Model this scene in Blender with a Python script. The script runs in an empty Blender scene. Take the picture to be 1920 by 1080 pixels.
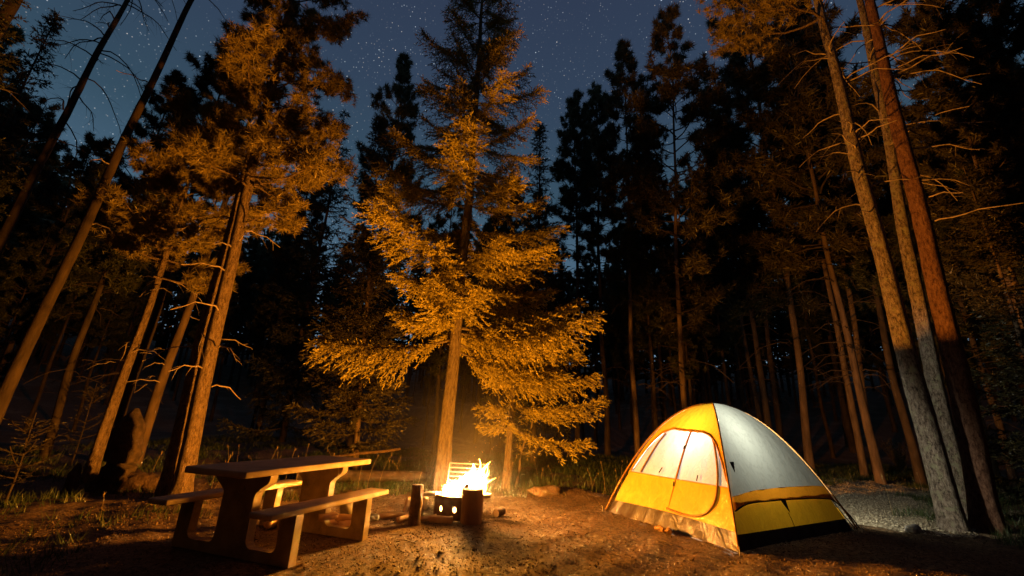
import bpy, math, random
import numpy as np
from mathutils import Vector, Matrix

S = bpy.context.scene
C = S.collection
rng = np.random.default_rng(11)
random.seed(5)
def reseed(k):
    global rng
    rng = np.random.default_rng(k)
V = lambda *a: np.array(a, float)

# ------------------------------------------------------------------ camera
CAM_H = 1.25
FOC = 14.7 / 36 * 1920
ROT = np.array([[0.9993204, 0.0368602, 0.0], [-0.0112689, 0.3055119, 0.9521216], [0.0350954, -0.9514745, 0.3057197]])
cd = bpy.data.cameras.new('camera'); cam = bpy.data.objects.new('camera', cd); C.objects.link(cam)
cd.lens = 14.7; cd.sensor_width = 36; cd.clip_end = 600; cd.clip_start = 0.05
m = Matrix.Identity(4)
for i in range(3):
    m[i][0] = ROT[i, 0]; m[i][1] = -ROT[i, 1]; m[i][2] = -ROT[i, 2]
m[2][3] = CAM_H
cam.matrix_world = m
S.camera = cam

# ------------------------------------------------------------------ render
S.view_settings.view_transform = 'Standard'
S.view_settings.look = 'None'
S.view_settings.exposure = 0
S.view_settings.gamma = 1
S.view_settings.use_curve_mapping = False
S.render.engine = 'CYCLES'
S.cycles.use_denoising = True
S.cycles.max_bounces = 5
S.cycles.diffuse_bounces = 3
S.cycles.glossy_bounces = 2
S.cycles.transparent_max_bounces = 24
S.cycles.volume_bounces = 0
S.cycles.volume_step_rate = 1.5
S.cycles.volume_max_steps = 64
S.cycles.sample_clamp_indirect = .8

# ------------------------------------------------------------------ night sky
w = bpy.data.worlds.new('World'); S.world = w; w.use_nodes = True
nt = w.node_tree; N = nt.nodes; Lk = nt.links
bg = N['Background']
tc = N.new('ShaderNodeTexCoord')
nrm = N.new('ShaderNodeVectorMath'); nrm.operation = 'NORMALIZE'
Lk.new(tc.outputs['Generated'], nrm.inputs[0])
sep = N.new('ShaderNodeSeparateXYZ'); Lk.new(nrm.outputs[0], sep.inputs[0])
ramp = N.new('ShaderNodeValToRGB'); Lk.new(sep.outputs['Z'], ramp.inputs[0])
cr = ramp.color_ramp
cr.elements[0].position = 0.0; cr.elements[0].color = (.22, .34, .46, 1)
cr.elements[1].position = 1.0; cr.elements[1].color = (.026, .038, .09, 1)
for p, c in ((.2, (.17, .28, .40)), (.34, (.07, .135, .205)), (.5, (.036, .076, .118)), (.66, (.032, .055, .098)), (.8, (.029, .044, .084))):
    e = cr.elements.new(p); e.color = (*c, 1)
# stars, two sizes
star_sum = None
for scale, thr, power, gain in ((210., .27, 4.5, .85), (95., .115, 5., 2.0), (50., .062, 3., 2.2)):
    vo = N.new('ShaderNodeTexVoronoi'); vo.feature = 'F1'; vo.inputs['Scale'].default_value = scale
    Lk.new(nrm.outputs[0], vo.inputs['Vector'])
    mr = N.new('ShaderNodeMapRange'); mr.inputs[1].default_value = 0; mr.inputs[2].default_value = thr
    mr.inputs[3].default_value = 1; mr.inputs[4].default_value = 0
    Lk.new(vo.outputs['Distance'], mr.inputs[0])
    sq = N.new('ShaderNodeMath'); sq.operation = 'POWER'; sq.inputs[1].default_value = 1.4; Lk.new(mr.outputs[0], sq.inputs[0])
    sc_ = N.new('ShaderNodeSeparateColor'); Lk.new(vo.outputs['Color'], sc_.inputs[0])
    pw = N.new('ShaderNodeMath'); pw.operation = 'POWER'; pw.inputs[1].default_value = power; Lk.new(sc_.outputs[0], pw.inputs[0])
    mu = N.new('ShaderNodeMath'); mu.operation = 'MULTIPLY'; Lk.new(sq.outputs[0], mu.inputs[0]); Lk.new(pw.outputs[0], mu.inputs[1])
    mg = N.new('ShaderNodeMath'); mg.operation = 'MULTIPLY'; mg.inputs[1].default_value = gain; Lk.new(mu.outputs[0], mg.inputs[0])
    if star_sum is None: star_sum = mg
    else:
        ad = N.new('ShaderNodeMath'); ad.operation = 'ADD'; Lk.new(star_sum.outputs[0], ad.inputs[0]); Lk.new(mg.outputs[0], ad.inputs[1]); star_sum = ad
stc = N.new('ShaderNodeMix'); stc.data_type = 'RGBA'; stc.blend_type = 'ADD'; stc.inputs[0].default_value = 1
cn = N.new('ShaderNodeTexNoise'); cn.inputs['Scale'].default_value = 7; cn.inputs['Detail'].default_value = 4; Lk.new(nrm.outputs[0], cn.inputs['Vector'])
cm_ = N.new('ShaderNodeMapRange'); cm_.inputs[1].default_value = .35; cm_.inputs[2].default_value = .68; cm_.inputs[3].default_value = .25; cm_.inputs[4].default_value = 1.25; Lk.new(cn.outputs['Fac'], cm_.inputs[0])
sm_ = N.new('ShaderNodeMath'); sm_.operation = 'MULTIPLY'; Lk.new(star_sum.outputs[0], sm_.inputs[0]); Lk.new(cm_.outputs[0], sm_.inputs[1])
tn = N.new('ShaderNodeTexNoise'); tn.inputs['Scale'].default_value = 60; Lk.new(nrm.outputs[0], tn.inputs['Vector'])
tr_ = N.new('ShaderNodeValToRGB'); tr_.color_ramp.elements[0].position = .4; tr_.color_ramp.elements[0].color = (1, .84, .70, 1); tr_.color_ramp.elements[1].position = .55; tr_.color_ramp.elements[1].color = (.80, .92, 1, 1); Lk.new(tn.outputs['Fac'], tr_.inputs[0])
vm = N.new('ShaderNodeVectorMath'); vm.operation = 'SCALE'; Lk.new(tr_.outputs[0], vm.inputs[0])
Lk.new(sm_.outputs[0], vm.inputs['Scale'])
Lk.new(ramp.outputs[0], stc.inputs[6]); Lk.new(vm.outputs[0], stc.inputs[7])
Lk.new(stc.outputs[2], bg.inputs['Color'])
bg.inputs['Strength'].default_value = 1.0

# ------------------------------------------------------------------ lamps: the fire and the lantern in the tent
def point_lamp(name, loc, energy, col, rad, smooth):
    ld = bpy.data.lights.new(name, 'POINT'); ld.energy = energy; ld.color = col; ld.shadow_soft_size = rad
    ld.use_nodes = True
    n = ld.node_tree.nodes; em = n['Emission']
    fo = n.new('ShaderNodeLightFalloff'); fo.inputs['Strength'].default_value = 1.0; fo.inputs['Smooth'].default_value = smooth
    ld.node_tree.links.new(fo.outputs['Quadratic'], em.inputs['Strength'])
    o = bpy.data.objects.new(name, ld); o.location = loc; C.objects.link(o)
    return o
FIRE = V(-.53, 6.42, .455)
point_lamp('fire_light', FIRE, 8400, (1, .335, .024), .12, 25)
LANTERN = V(3.05, 6.60, .98)
point_lamp('lantern_light', LANTERN, 470, (1, .94, .74), .06, 0)

# ------------------------------------------------------------------ view geometry: a pixel of the 1920 px photograph to a place
def ray(px, py): return ROT @ np.array([px - 960., py - 540., FOC])
O = V(0, 0, CAM_H)
def gp(px, py, z=0.0):
    d = ray(px, py); t = (z - CAM_H) / d[2]; return O + d * t
def at(px, py, dist):
    d = ray(px, py); return O + d * (dist / math.hypot(d[0], d[1]))

# ------------------------------------------------------------------ materials
MATS = {}
def newmat(name):
    mt = bpy.data.materials.new(name); mt.use_nodes = True
    MATS[name] = mt
    return mt, mt.node_tree.nodes, mt.node_tree.links, mt.node_tree.nodes['Principled BSDF']
def ramp_node(n, stops):
    r = n.new('ShaderNodeValToRGB'); e = r.color_ramp.elements
    e[0].position = stops[0][0]; e[0].color = (*stops[0][1], 1)
    e[1].position = stops[-1][0]; e[1].color = (*stops[-1][1], 1)
    for p, c in stops[1:-1]:
        x = e.new(p); x.color = (*c, 1)
    return r
def noise_mat(name, stops, scale=6, detail=6, rough=.9, bump=.3, bscale=None, stretch=(1, 1, 1), bdist=.02, spec=.3, metallic=0, stops2=None, scale2=1.2, thr=(.45, .6), coord='Object'):
    mt, n, l, b = newmat(name)
    t = n.new('ShaderNodeTexCoord'); mp = n.new('ShaderNodeMapping'); mp.inputs['Scale'].default_value = stretch
    l.new(t.outputs[coord], mp.inputs[0])
    no = n.new('ShaderNodeTexNoise'); no.inputs['Scale'].default_value = scale; no.inputs['Detail'].default_value = detail
    l.new(mp.outputs[0], no.inputs['Vector'])
    r = ramp_node(n, stops); l.new(no.outputs['Fac'], r.inputs[0])
    out = r.outputs[0]
    if stops2:
        no2 = n.new('ShaderNodeTexNoise'); no2.inputs['Scale'].default_value = scale2; no2.inputs['Detail'].default_value = 8
        no2.inputs['Roughness'].default_value = .7
        l.new(mp.outputs[0], no2.inputs['Vector'])
        mr = n.new('ShaderNodeMapRange'); mr.inputs[1].default_value = thr[0]; mr.inputs[2].default_value = thr[1]; l.new(no2.outputs['Fac'], mr.inputs[0])
        r2 = ramp_node(n, stops2); l.new(no.outputs['Fac'], r2.inputs[0])
        mx = n.new('ShaderNodeMix'); mx.data_type = 'RGBA'
        l.new(mr.outputs[0], mx.inputs[0]); l.new(out, mx.inputs[6]); l.new(r2.outputs[0], mx.inputs[7]); out = mx.outputs[2]
    l.new(out, b.inputs['Base Color'])
    b.inputs['Roughness'].default_value = rough; b.inputs['Metallic'].default_value = metallic
    b.inputs['Specular IOR Level'].default_value = spec
    if bump:
        nb = n.new('ShaderNodeTexNoise'); nb.inputs['Scale'].default_value = bscale or scale * 3; nb.inputs['Detail'].default_value = 8
        nb.inputs['Roughness'].default_value = .65
        l.new(mp.outputs[0], nb.inputs['Vector'])
        bp = n.new('ShaderNodeBump'); bp.inputs['Strength'].default_value = bump; bp.inputs['Distance'].default_value = bdist
        l.new(nb.outputs['Fac'], bp.inputs['Height']); l.new(bp.outputs[0], b.inputs['Normal'])
    return mt
def bark_mat(name, dark, mid, light, lichen=None, scale=26, stretch=(1, 1, .38)):
    mt, n, l, b = newmat(name)
    t = n.new('ShaderNodeTexCoord'); mp = n.new('ShaderNodeMapping'); mp.inputs['Scale'].default_value = stretch
    l.new(t.outputs['Object'], mp.inputs[0])
    wob = n.new('ShaderNodeTexNoise'); wob.inputs['Scale'].default_value = 9; wob.inputs['Detail'].default_value = 3
    l.new(mp.outputs[0], wob.inputs['Vector'])
    mw = n.new('ShaderNodeMix'); mw.data_type = 'VECTOR'; mw.inputs[0].default_value = .09
    l.new(mp.outputs[0], mw.inputs[4]); l.new(wob.outputs['Color'], mw.inputs[5])
    vo = n.new('ShaderNodeTexVoronoi'); vo.feature = 'DISTANCE_TO_EDGE'; vo.inputs['Scale'].default_value = scale
    l.new(mw.outputs[1], vo.inputs['Vector'])
    no = n.new('ShaderNodeTexNoise'); no.inputs['Scale'].default_value = 30; no.inputs['Detail'].default_value = 8; no.inputs['Roughness'].default_value = .7
    l.new(mp.outputs[0], no.inputs['Vector'])
    mr = n.new('ShaderNodeMapRange'); mr.inputs[1].default_value = 0; mr.inputs[2].default_value = .2; l.new(vo.outputs['Distance'], mr.inputs[0])
    no.inputs['Roughness'].default_value = .82; no.inputs['Scale'].default_value = 24
    mu = n.new('ShaderNodeMath'); mu.operation = 'MULTIPLY_ADD'; mu.inputs[1].default_value = .16
    l.new(mr.outputs[0], mu.inputs[0])
    nm = n.new('ShaderNodeMapRange'); nm.inputs[1].default_value = .36; nm.inputs[2].default_value = .64; nm.inputs[4].default_value = .86; l.new(no.outputs['Fac'], nm.inputs[0])
    l.new(nm.outputs[0], mu.inputs[2])
    r = ramp_node(n, [(.18, dark), (.5, mid), (.85, light)]); l.new(mu.outputs[0], r.inputs[0])
    out = r.outputs[0]
    if lichen:
        n2 = n.new('ShaderNodeTexNoise'); n2.inputs['Scale'].default_value = 7; n2.inputs['Detail'].default_value = 10; n2.inputs['Roughness'].default_value = .75
        l.new(t.outputs['Object'], n2.inputs['Vector'])
        m2 = n.new('ShaderNodeMapRange'); m2.inputs[1].default_value = .53; m2.inputs[2].default_value = .60; l.new(n2.outputs['Fac'], m2.inputs[0])
        mx = n.new('ShaderNodeMix'); mx.data_type = 'RGBA'; l.new(m2.outputs[0], mx.inputs[0]); l.new(out, mx.inputs[6]); mx.inputs[7].default_value = (*lichen, 1); out = mx.outputs[2]
    l.new(out, b.inputs['Base Color']); b.inputs['Roughness'].default_value = .92; b.inputs['Specular IOR Level'].default_value = .2
    bp = n.new('ShaderNodeBump'); bp.inputs['Strength'].default_value = 1.0; bp.inputs['Distance'].default_value = .06
    l.new(mu.outputs[0], bp.inputs['Height']); l.new(bp.outputs[0], b.inputs['Normal'])
    return mt
def leaf_mat(name, a, b_, trans=.25):
    mt, n, l, b = newmat(name)
    n.remove(b)
    t = n.new('ShaderNodeTexCoord'); no = n.new('ShaderNodeTexNoise'); no.inputs['Scale'].default_value = 5.5; no.inputs['Detail'].default_value = 5
    l.new(t.outputs['Object'], no.inputs['Vector'])
    r = ramp_node(n, [(.3, a), (.7, b_)]); l.new(no.outputs['Fac'], r.inputs[0])
    d = n.new('ShaderNodeBsdfDiffuse'); l.new(r.outputs[0], d.inputs['Color'])
    tr = n.new('ShaderNodeBsdfTranslucent'); l.new(r.outputs[0], tr.inputs['Color'])
    g = n.new('ShaderNodeBsdfGlossy'); g.inputs['Roughness'].default_value = .45; g.inputs['Color'].default_value = (.9, .9, .9, 1)
    m1 = n.new('ShaderNodeMixShader'); m1.inputs[0].default_value = trans; l.new(d.outputs[0], m1.inputs[1]); l.new(tr.outputs[0], m1.inputs[2])
    m2 = n.new('ShaderNodeMixShader'); m2.inputs[0].default_value = .03; l.new(m1.outputs[0], m2.inputs[1]); l.new(g.outputs[0], m2.inputs[2])
    l.new(m2.outputs[0], n['Material Output'].inputs['Surface'])
    return mt
def fabric_mat(name, col, trans=.5, wr=.25, scale=9):
    mt, n, l, b = newmat(name); n.remove(b)
    t = n.new('ShaderNodeTexCoord')
    mp = n.new('ShaderNodeMapping'); mp.inputs['Scale'].default_value = (1, 1, .45); mp.inputs['Rotation'].default_value = (.3, .4, .5); l.new(t.outputs['Object'], mp.inputs[0])
    no = n.new('ShaderNodeTexNoise'); no.inputs['Scale'].default_value = scale; no.inputs['Detail'].default_value = 5; no.inputs['Distortion'].default_value = .8
    l.new(mp.outputs[0], no.inputs['Vector'])
    # thin crease lines
    ab = n.new('ShaderNodeMath'); ab.operation = 'SUBTRACT'; ab.inputs[1].default_value = .5; l.new(no.outputs['Fac'], ab.inputs[0])
    a2 = n.new('ShaderNodeMath'); a2.operation = 'ABSOLUTE'; l.new(ab.outputs[0], a2.inputs[0])
    bp = n.new('ShaderNodeBump'); bp.inputs['Strength'].default_value = wr; bp.inputs['Distance'].default_value = .05; l.new(a2.outputs[0], bp.inputs['Height'])
    r = ramp_node(n, [(0., tuple(c * .86 for c in col)), (.035, col), (1., col)]); l.new(a2.outputs[0], r.inputs[0])
    d = n.new('ShaderNodeBsdfDiffuse'); tr = n.new('ShaderNodeBsdfTranslucent'); g = n.new('ShaderNodeBsdfGlossy'); g.inputs['Roughness'].default_value = .38
    for s in (d, tr): l.new(r.outputs[0], s.inputs['Color']); l.new(bp.outputs[0], s.inputs['Normal'])
    l.new(bp.outputs[0], g.inputs['Normal'])
    m1 = n.new('ShaderNodeMixShader'); m1.inputs[0].default_value = trans; l.new(d.outputs[0], m1.inputs[1]); l.new(tr.outputs[0], m1.inputs[2])
    m2 = n.new('ShaderNodeMixShader'); m2.inputs[0].default_value = .04; l.new(m1.outputs[0], m2.inputs[1]); l.new(g.outputs[0], m2.inputs[2])
    l.new(m2.outputs[0], n['Material Output'].inputs['Surface'])
    return mt

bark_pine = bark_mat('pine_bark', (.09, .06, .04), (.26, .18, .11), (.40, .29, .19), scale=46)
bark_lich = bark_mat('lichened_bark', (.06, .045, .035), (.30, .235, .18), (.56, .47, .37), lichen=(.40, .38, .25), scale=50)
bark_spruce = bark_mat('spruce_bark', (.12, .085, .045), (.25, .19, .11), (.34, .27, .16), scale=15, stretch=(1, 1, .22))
bark_mid = noise_mat('dim_bark', [(.3, (.045, .03, .02)), (.7, (.14, .095, .06))], scale=9, bump=.5, stretch=(1, 1, .3))  # bark colour lowered so these trunks look dimly lit
bark_far = noise_mat('far_bark', [(.3, (.018, .013, .01)), (.7, (.06, .042, .03))], scale=9, bump=.5, stretch=(1, 1, .3))  # bark darkened in colour to keep the background trunks in shade
spruce_leaf = leaf_mat('spruce_needles', (.26, .218, .034), (.44, .36, .055), trans=.18)  # needles brightened in colour to look firelit
pine_leaf = leaf_mat('pine_needles', (.15, .12, .024), (.28, .21, .044))  # colour raised too, for boughs lit by the fire
far_leaf = leaf_mat('dark_needles', (.025, .034, .014), (.055, .055, .022))  # needle copy darkened for the unlit forest
dead_wood = noise_mat('dead_limb_wood', [(.3, (.16, .12, .085)), (.7, (.40, .31, .22))], scale=14, bump=.4)
soil = noise_mat('forest_floor', [(.28, (.022, .013, .006)), (.5, (.11, .065, .029)), (.62, (.17, .105, .048)), (.75, (.27, .18, .10))], scale=24, detail=12, bump=.8, bscale=60, bdist=.03, spec=.35, rough=.75,
                 stops2=[(.3, (.08, .052, .03)), (.5, (.19, .13, .07)), (.75, (.32, .24, .15))], scale2=.5, thr=(.5, .62))
concrete = noise_mat('cast_concrete', [(.3, (.30, .235, .16)), (.55, (.39, .31, .21)), (.75, (.47, .38, .27))], scale=7, bump=.12, bscale=90, rough=.85,
                     stops2=[(.3, (.15, .115, .08)), (.7, (.22, .175, .125))], scale2=2.5, thr=(.5, .66))
top_mat = noise_mat('worn_table_slab', [(.3, (.33, .24, .13)), (.7, (.55, .42, .24))], scale=5, bump=.1, bscale=60, rough=.7)
steel = noise_mat('rusty_fire_ring_steel', [(.3, (.10, .055, .03)), (.6, (.20, .115, .06)), (.8, (.30, .19, .11))], scale=10, bump=.3, rough=.7)
grate_m = noise_mat('grill_bar_steel', [(.3, (.45, .4, .34)), (.7, (.6, .55, .48))], scale=20, bump=.1, rough=.5)
wood_cut = noise_mat('split_firewood', [(.3, (.36, .23, .11)), (.7, (.62, .43, .24))], scale=8, bump=.4, stretch=(1, 1, .2))
log_bark = noise_mat('log_bark', [(.3, (.05, .03, .02)), (.7, (.16, .10, .06))], scale=12, bump=.9, bdist=.03)
stump_m = noise_mat('chopping_stump', [(.3, (.20, .12, .06)), (.7, (.34, .22, .12))], scale=9, bump=.5, stretch=(1, 1, .2))
rock_m = noise_mat('grey_stone', [(.3, (.14, .13, .11)), (.7, (.30, .28, .25))], scale=9, bump=.6)
yellow_f = fabric_mat('yellow_nylon', (.42, .225, .010), .085)
white_f = fabric_mat('white_nylon', (.43, .475, .45), .055)
inner_f = fabric_mat('white_door_cloth', (.34, .35, .38), .11, scale=14)
gold_f = fabric_mat('amber_nylon', (.44, .17, .009), .13)
tub_f = fabric_mat('brown_groundsheet', (.04, .028, .016), .06, wr=.5, scale=7)
black_f = noise_mat('black_webbing', [(.3, (.012, .012, .012)), (.7, (.03, .03, .03))], bump=.2)
zip_f = noise_mat('brown_zipper_tape', [(.3, (.15, .08, .025)), (.7, (.26, .14, .05))], scale=40, bump=.2)
pole_m = noise_mat('pole_sleeve_fabric', [(.3, (.16, .08, .03)), (.7, (.40, .20, .05))], scale=18, bump=.2)

def coal_material():
    mt, n, l, b = newmat('glowing_coals')
    t = n.new('ShaderNodeTexCoord'); no = n.new('ShaderNodeTexNoise'); no.inputs['Scale'].default_value = 14; l.new(t.outputs['Object'], no.inputs['Vector'])
    r = ramp_node(n, [(.3, (1, .25, .02)), (.6, (1, .62, .2))]); l.new(no.outputs['Fac'], r.inputs[0])
    b.inputs['Base Color'].default_value = (.03, .02, .015, 1)
    l.new(r.outputs[0], b.inputs['Emission Color']); b.inputs['Emission Strength'].default_value = 9
    return mt
coals = coal_material()
def ember_material():
    mt, n, l, b = newmat('ember_glow'); b.inputs['Base Color'].default_value = (.1, .05, .02, 1)
    b.inputs['Emission Color'].default_value = (1, .45, .08, 1); b.inputs['Emission Strength'].default_value = 1.6
    return mt
ember = ember_material()
def flame_material(name, strength, col):
    mt, n, l, b = newmat(name); n.remove(b)
    e = n.new('ShaderNodeEmission'); e.inputs['Color'].default_value = (*col, 1); e.inputs['Strength'].default_value = strength
    l.new(e.outputs[0], n['Material Output'].inputs['Volume'])
    return mt
flame_m = flame_material('flame_gas', 8, (1, .38, .05))
flame_core_m = flame_material('flame_core_gas', 17, (1, .68, .30))
def mesh_net_material():
    mt, n, l, b = newmat('window_netting'); n.remove(b)
    d = n.new('ShaderNodeBsdfDiffuse'); d.inputs[0].default_value = (.5, .45, .35, 1); tr = n.new('ShaderNodeBsdfTransparent')
    mx = n.new('ShaderNodeMixShader'); mx.inputs[0].default_value = .86; l.new(d.outputs[0], mx.inputs[1]); l.new(tr.outputs[0], mx.inputs[2])
    l.new(mx.outputs[0], n['Material Output'].inputs['Surface'])
    return mt
net_m = mesh_net_material()

# ------------------------------------------------------------------ mesh helpers
class MB:
    def __init__(s): s.v = []; s.f3 = []; s.f4 = []; s.m3 = []; s.m4 = []; s.n = 0
    def add(s, v, tris=None, quads=None, mat=0):
        v = np.asarray(v, float).reshape(-1, 3)
        if tris is not None and len(tris): t = np.asarray(tris, int) + s.n; s.f3.append(t); s.m3.append(np.full(len(t), mat))
        if quads is not None and len(quads): q = np.asarray(quads, int) + s.n; s.f4.append(q); s.m4.append(np.full(len(q), mat))
        s.v.append(v); s.n += len(v)
    def mesh(s, name, mats, smooth=False):
        v = np.concatenate(s.v)
        t = np.concatenate(s.f3) if s.f3 else np.zeros((0, 3), int); q = np.concatenate(s.f4) if s.f4 else np.zeros((0, 4), int)
        mi = np.concatenate(([np.concatenate(s.m3)] if s.m3 else []) + ([np.concatenate(s.m4)] if s.m4 else []))
        me = bpy.data.meshes.new(name)
        me.vertices.add(len(v)); me.vertices.foreach_set('co', v.ravel())
        nl = len(t) * 3 + len(q) * 4
        me.loops.add(nl); me.loops.foreach_set('vertex_index', np.concatenate([t.ravel(), q.ravel()]))
        me.polygons.add(len(t) + len(q))
        st = np.concatenate([np.arange(len(t)) * 3, len(t) * 3 + np.arange(len(q)) * 4]).astype(int)
        me.polygons.foreach_set('loop_start', st)
        me.polygons.foreach_set('material_index', mi.astype(int))
        if smooth: me.polygons.foreach_set('use_smooth', np.ones(len(mi), bool))
        for mm in (mats if isinstance(mats, (list, tuple)) else [mats]): me.materials.append(mm)
        me.update(calc_edges=True)
        return me
def link(name, me, parent=None, loc=None):
    o = bpy.data.objects.new(name, me); C.objects.link(o)
    if parent is not None: o.parent = parent
    if loc is not None: o.location = loc
    return o
def tag(o, label=None, cat=None, group=None, kind=None):
    if label: o['label'] = label
    if cat: o['category'] = cat
    if group: o['group'] = group
    if kind: o['kind'] = kind
    return o
def empty(name, loc=(0, 0, 0), label=None, cat=None, group=None):
    o = bpy.data.objects.new(name, None); C.objects.link(o); o.location = tuple(loc); o.empty_display_size = .1
    return tag(o, label, cat, group)

def unit(a): return a / (np.linalg.norm(a, axis=-1, keepdims=True) + 1e-9)
def frames(d):
    up = np.zeros_like(d); up[..., 2] = 1
    side = np.cross(d, up); bad = np.linalg.norm(side, axis=-1) < .15
    side[bad] = np.cross(d[bad], np.broadcast_to(V(1, 0, 0), d.shape)[bad])
    side = unit(side); return side, np.cross(side, d)
def tubes(mb, paths, radii, sides=4, mat=0, cap=False, rough=0.0):
    """paths [n,k,3], radii [n,k]"""
    paths = np.asarray(paths, float); radii = np.asarray(radii, float)
    if paths.ndim == 2: paths = paths[None]; radii = radii[None]
    n, k, _ = paths.shape
    d = np.gradient(paths, axis=1); d = unit(d)
    a, b = frames(d)
    ang = np.arange(sides) * 2 * math.pi / sides
    ring = a[:, :, None, :] * np.cos(ang)[None, None, :, None] + b[:, :, None, :] * np.sin(ang)[None, None, :, None]
    rr = radii[:, :, None, None]
    if rough: rr = rr * (1 + rough * rng.standard_normal((n, k, sides, 1)))
    v = paths[:, :, None, :] + ring * rr
    v = v.reshape(-1, 3)
    i = np.arange(n)[:, None, None] * k * sides + np.arange(k - 1)[None, :, None] * sides
    j = np.arange(sides)[None, None, :]; j2 = (j + 1) % sides
    q = np.stack([i + j, i + j2, i + sides + j2, i + sides + j], -1).reshape(-1, 4)
    base = mb.n
    mb.add(v, quads=q, mat=mat)
    if cap:
        for c in range(n):
            for e in (0, k - 1):
                ids = c * k * sides + e * sides + np.arange(sides)
                ctr = v[ids].mean(0)
                tris = [[0, 1 + x, 1 + (x + 1) % sides] for x in range(sides)]
                mb.add(np.vstack([ctr[None], v[ids]]), tris=tris, mat=mat)
def spikes(mb, base, direction, length, width, mat=1):
    """one thin triangle per row"""
    d = unit(direction); r = unit(rng.standard_normal(d.shape)); p = unit(np.cross(d, r))
    length = np.broadcast_to(length, len(base))[:, None]; width = np.broadcast_to(width, len(base))[:, None]
    v = np.stack([base - p * width * .5, base + p * width * .5, base + d * length], 1).reshape(-1, 3)
    mb.add(v, tris=np.arange(len(v)).reshape(-1, 3), mat=mat)
def box(mb, lo, hi, mat=0):
    x0, y0, z0 = lo; x1, y1, z1 = hi
    v = [(x0, y0, z0), (x1, y0, z0), (x1, y1, z0), (x0, y1, z0), (x0, y0, z1), (x1, y0, z1), (x1, y1, z1), (x0, y1, z1)]
    mb.add(v, quads=[(0, 3, 2, 1), (4, 5, 6, 7), (0, 1, 5, 4), (1, 2, 6, 5), (2, 3, 7, 6), (3, 0, 4, 7)], mat=mat)
def bevel(o, w=.008, seg=2):
    md = o.modifiers.new('edge_round', 'BEVEL'); md.width = w; md.segments = seg; md.limit_method = 'ANGLE'
    return o

# ------------------------------------------------------------------ tree builders (local: base at origin, growing along z)
def trunk_mesh(name, H, r0, mat, sides=16, flare=.35, wob=.03, rtop=.15, lumps=.03, step=.12, z_end=None, knots=0):
    mb = MB(); ze = z_end or H
    k = max(6, int(ze / step)); z = np.linspace(0, ze, k)
    r = r0 * ((1 - z / H) * (1 - rtop) + rtop) * (1 + flare * np.exp(-z / .22))
    ph = rng.uniform(0, 6, 4)
    path = np.stack([wob * np.sin(z * .55 + ph[0]) + wob * .4 * np.sin(z * 1.7 + ph[1]) - wob * math.sin(ph[0]) - wob * .4 * math.sin(ph[1]), wob * np.sin(z * .47 + ph[2]) - wob * math.sin(ph[2]), z], 1)
    path[0, 2] = -.15
    tubes(mb, path, r, sides, 0, cap=True, rough=lumps)
    vv = mb.v[0]; nb_ = len(path) * sides; th = np.tile(np.arange(sides) * 2 * math.pi / sides, len(path)); zz_ = vv[:nb_, 2]
    kf = 1 + flare * .55 * np.exp(-np.clip(zz_, 0, 9) / .2) * (np.sin(th * 4 + ph[3]) + .6 * np.sin(th * 3 + ph[1])) + .025 * np.sin(th * 2 + zz_ * 1.3 + ph[0])
    cx_ = np.repeat(path[:, :2], sides, 0); vv[:nb_, :2] = cx_ + (vv[:nb_, :2] - cx_) * kf[:, None]
    if knots:
        zz = rng.uniform(.6, ze * .9, knots); aa = rng.uniform(0, 6.28, knots)
        for zk, a in zip(zz, aa):
            i = int(zk / ze * (k - 1)); c = path[i]; d = V(math.cos(a), math.sin(a), .2)
            tubes(mb, np.stack([c + d * r[i] * .8, c + d * (r[i] + .035)]), [.02, .012], 5, 0, cap=True)
    return mb.mesh(name, [mat], smooth=True), path, r

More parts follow.
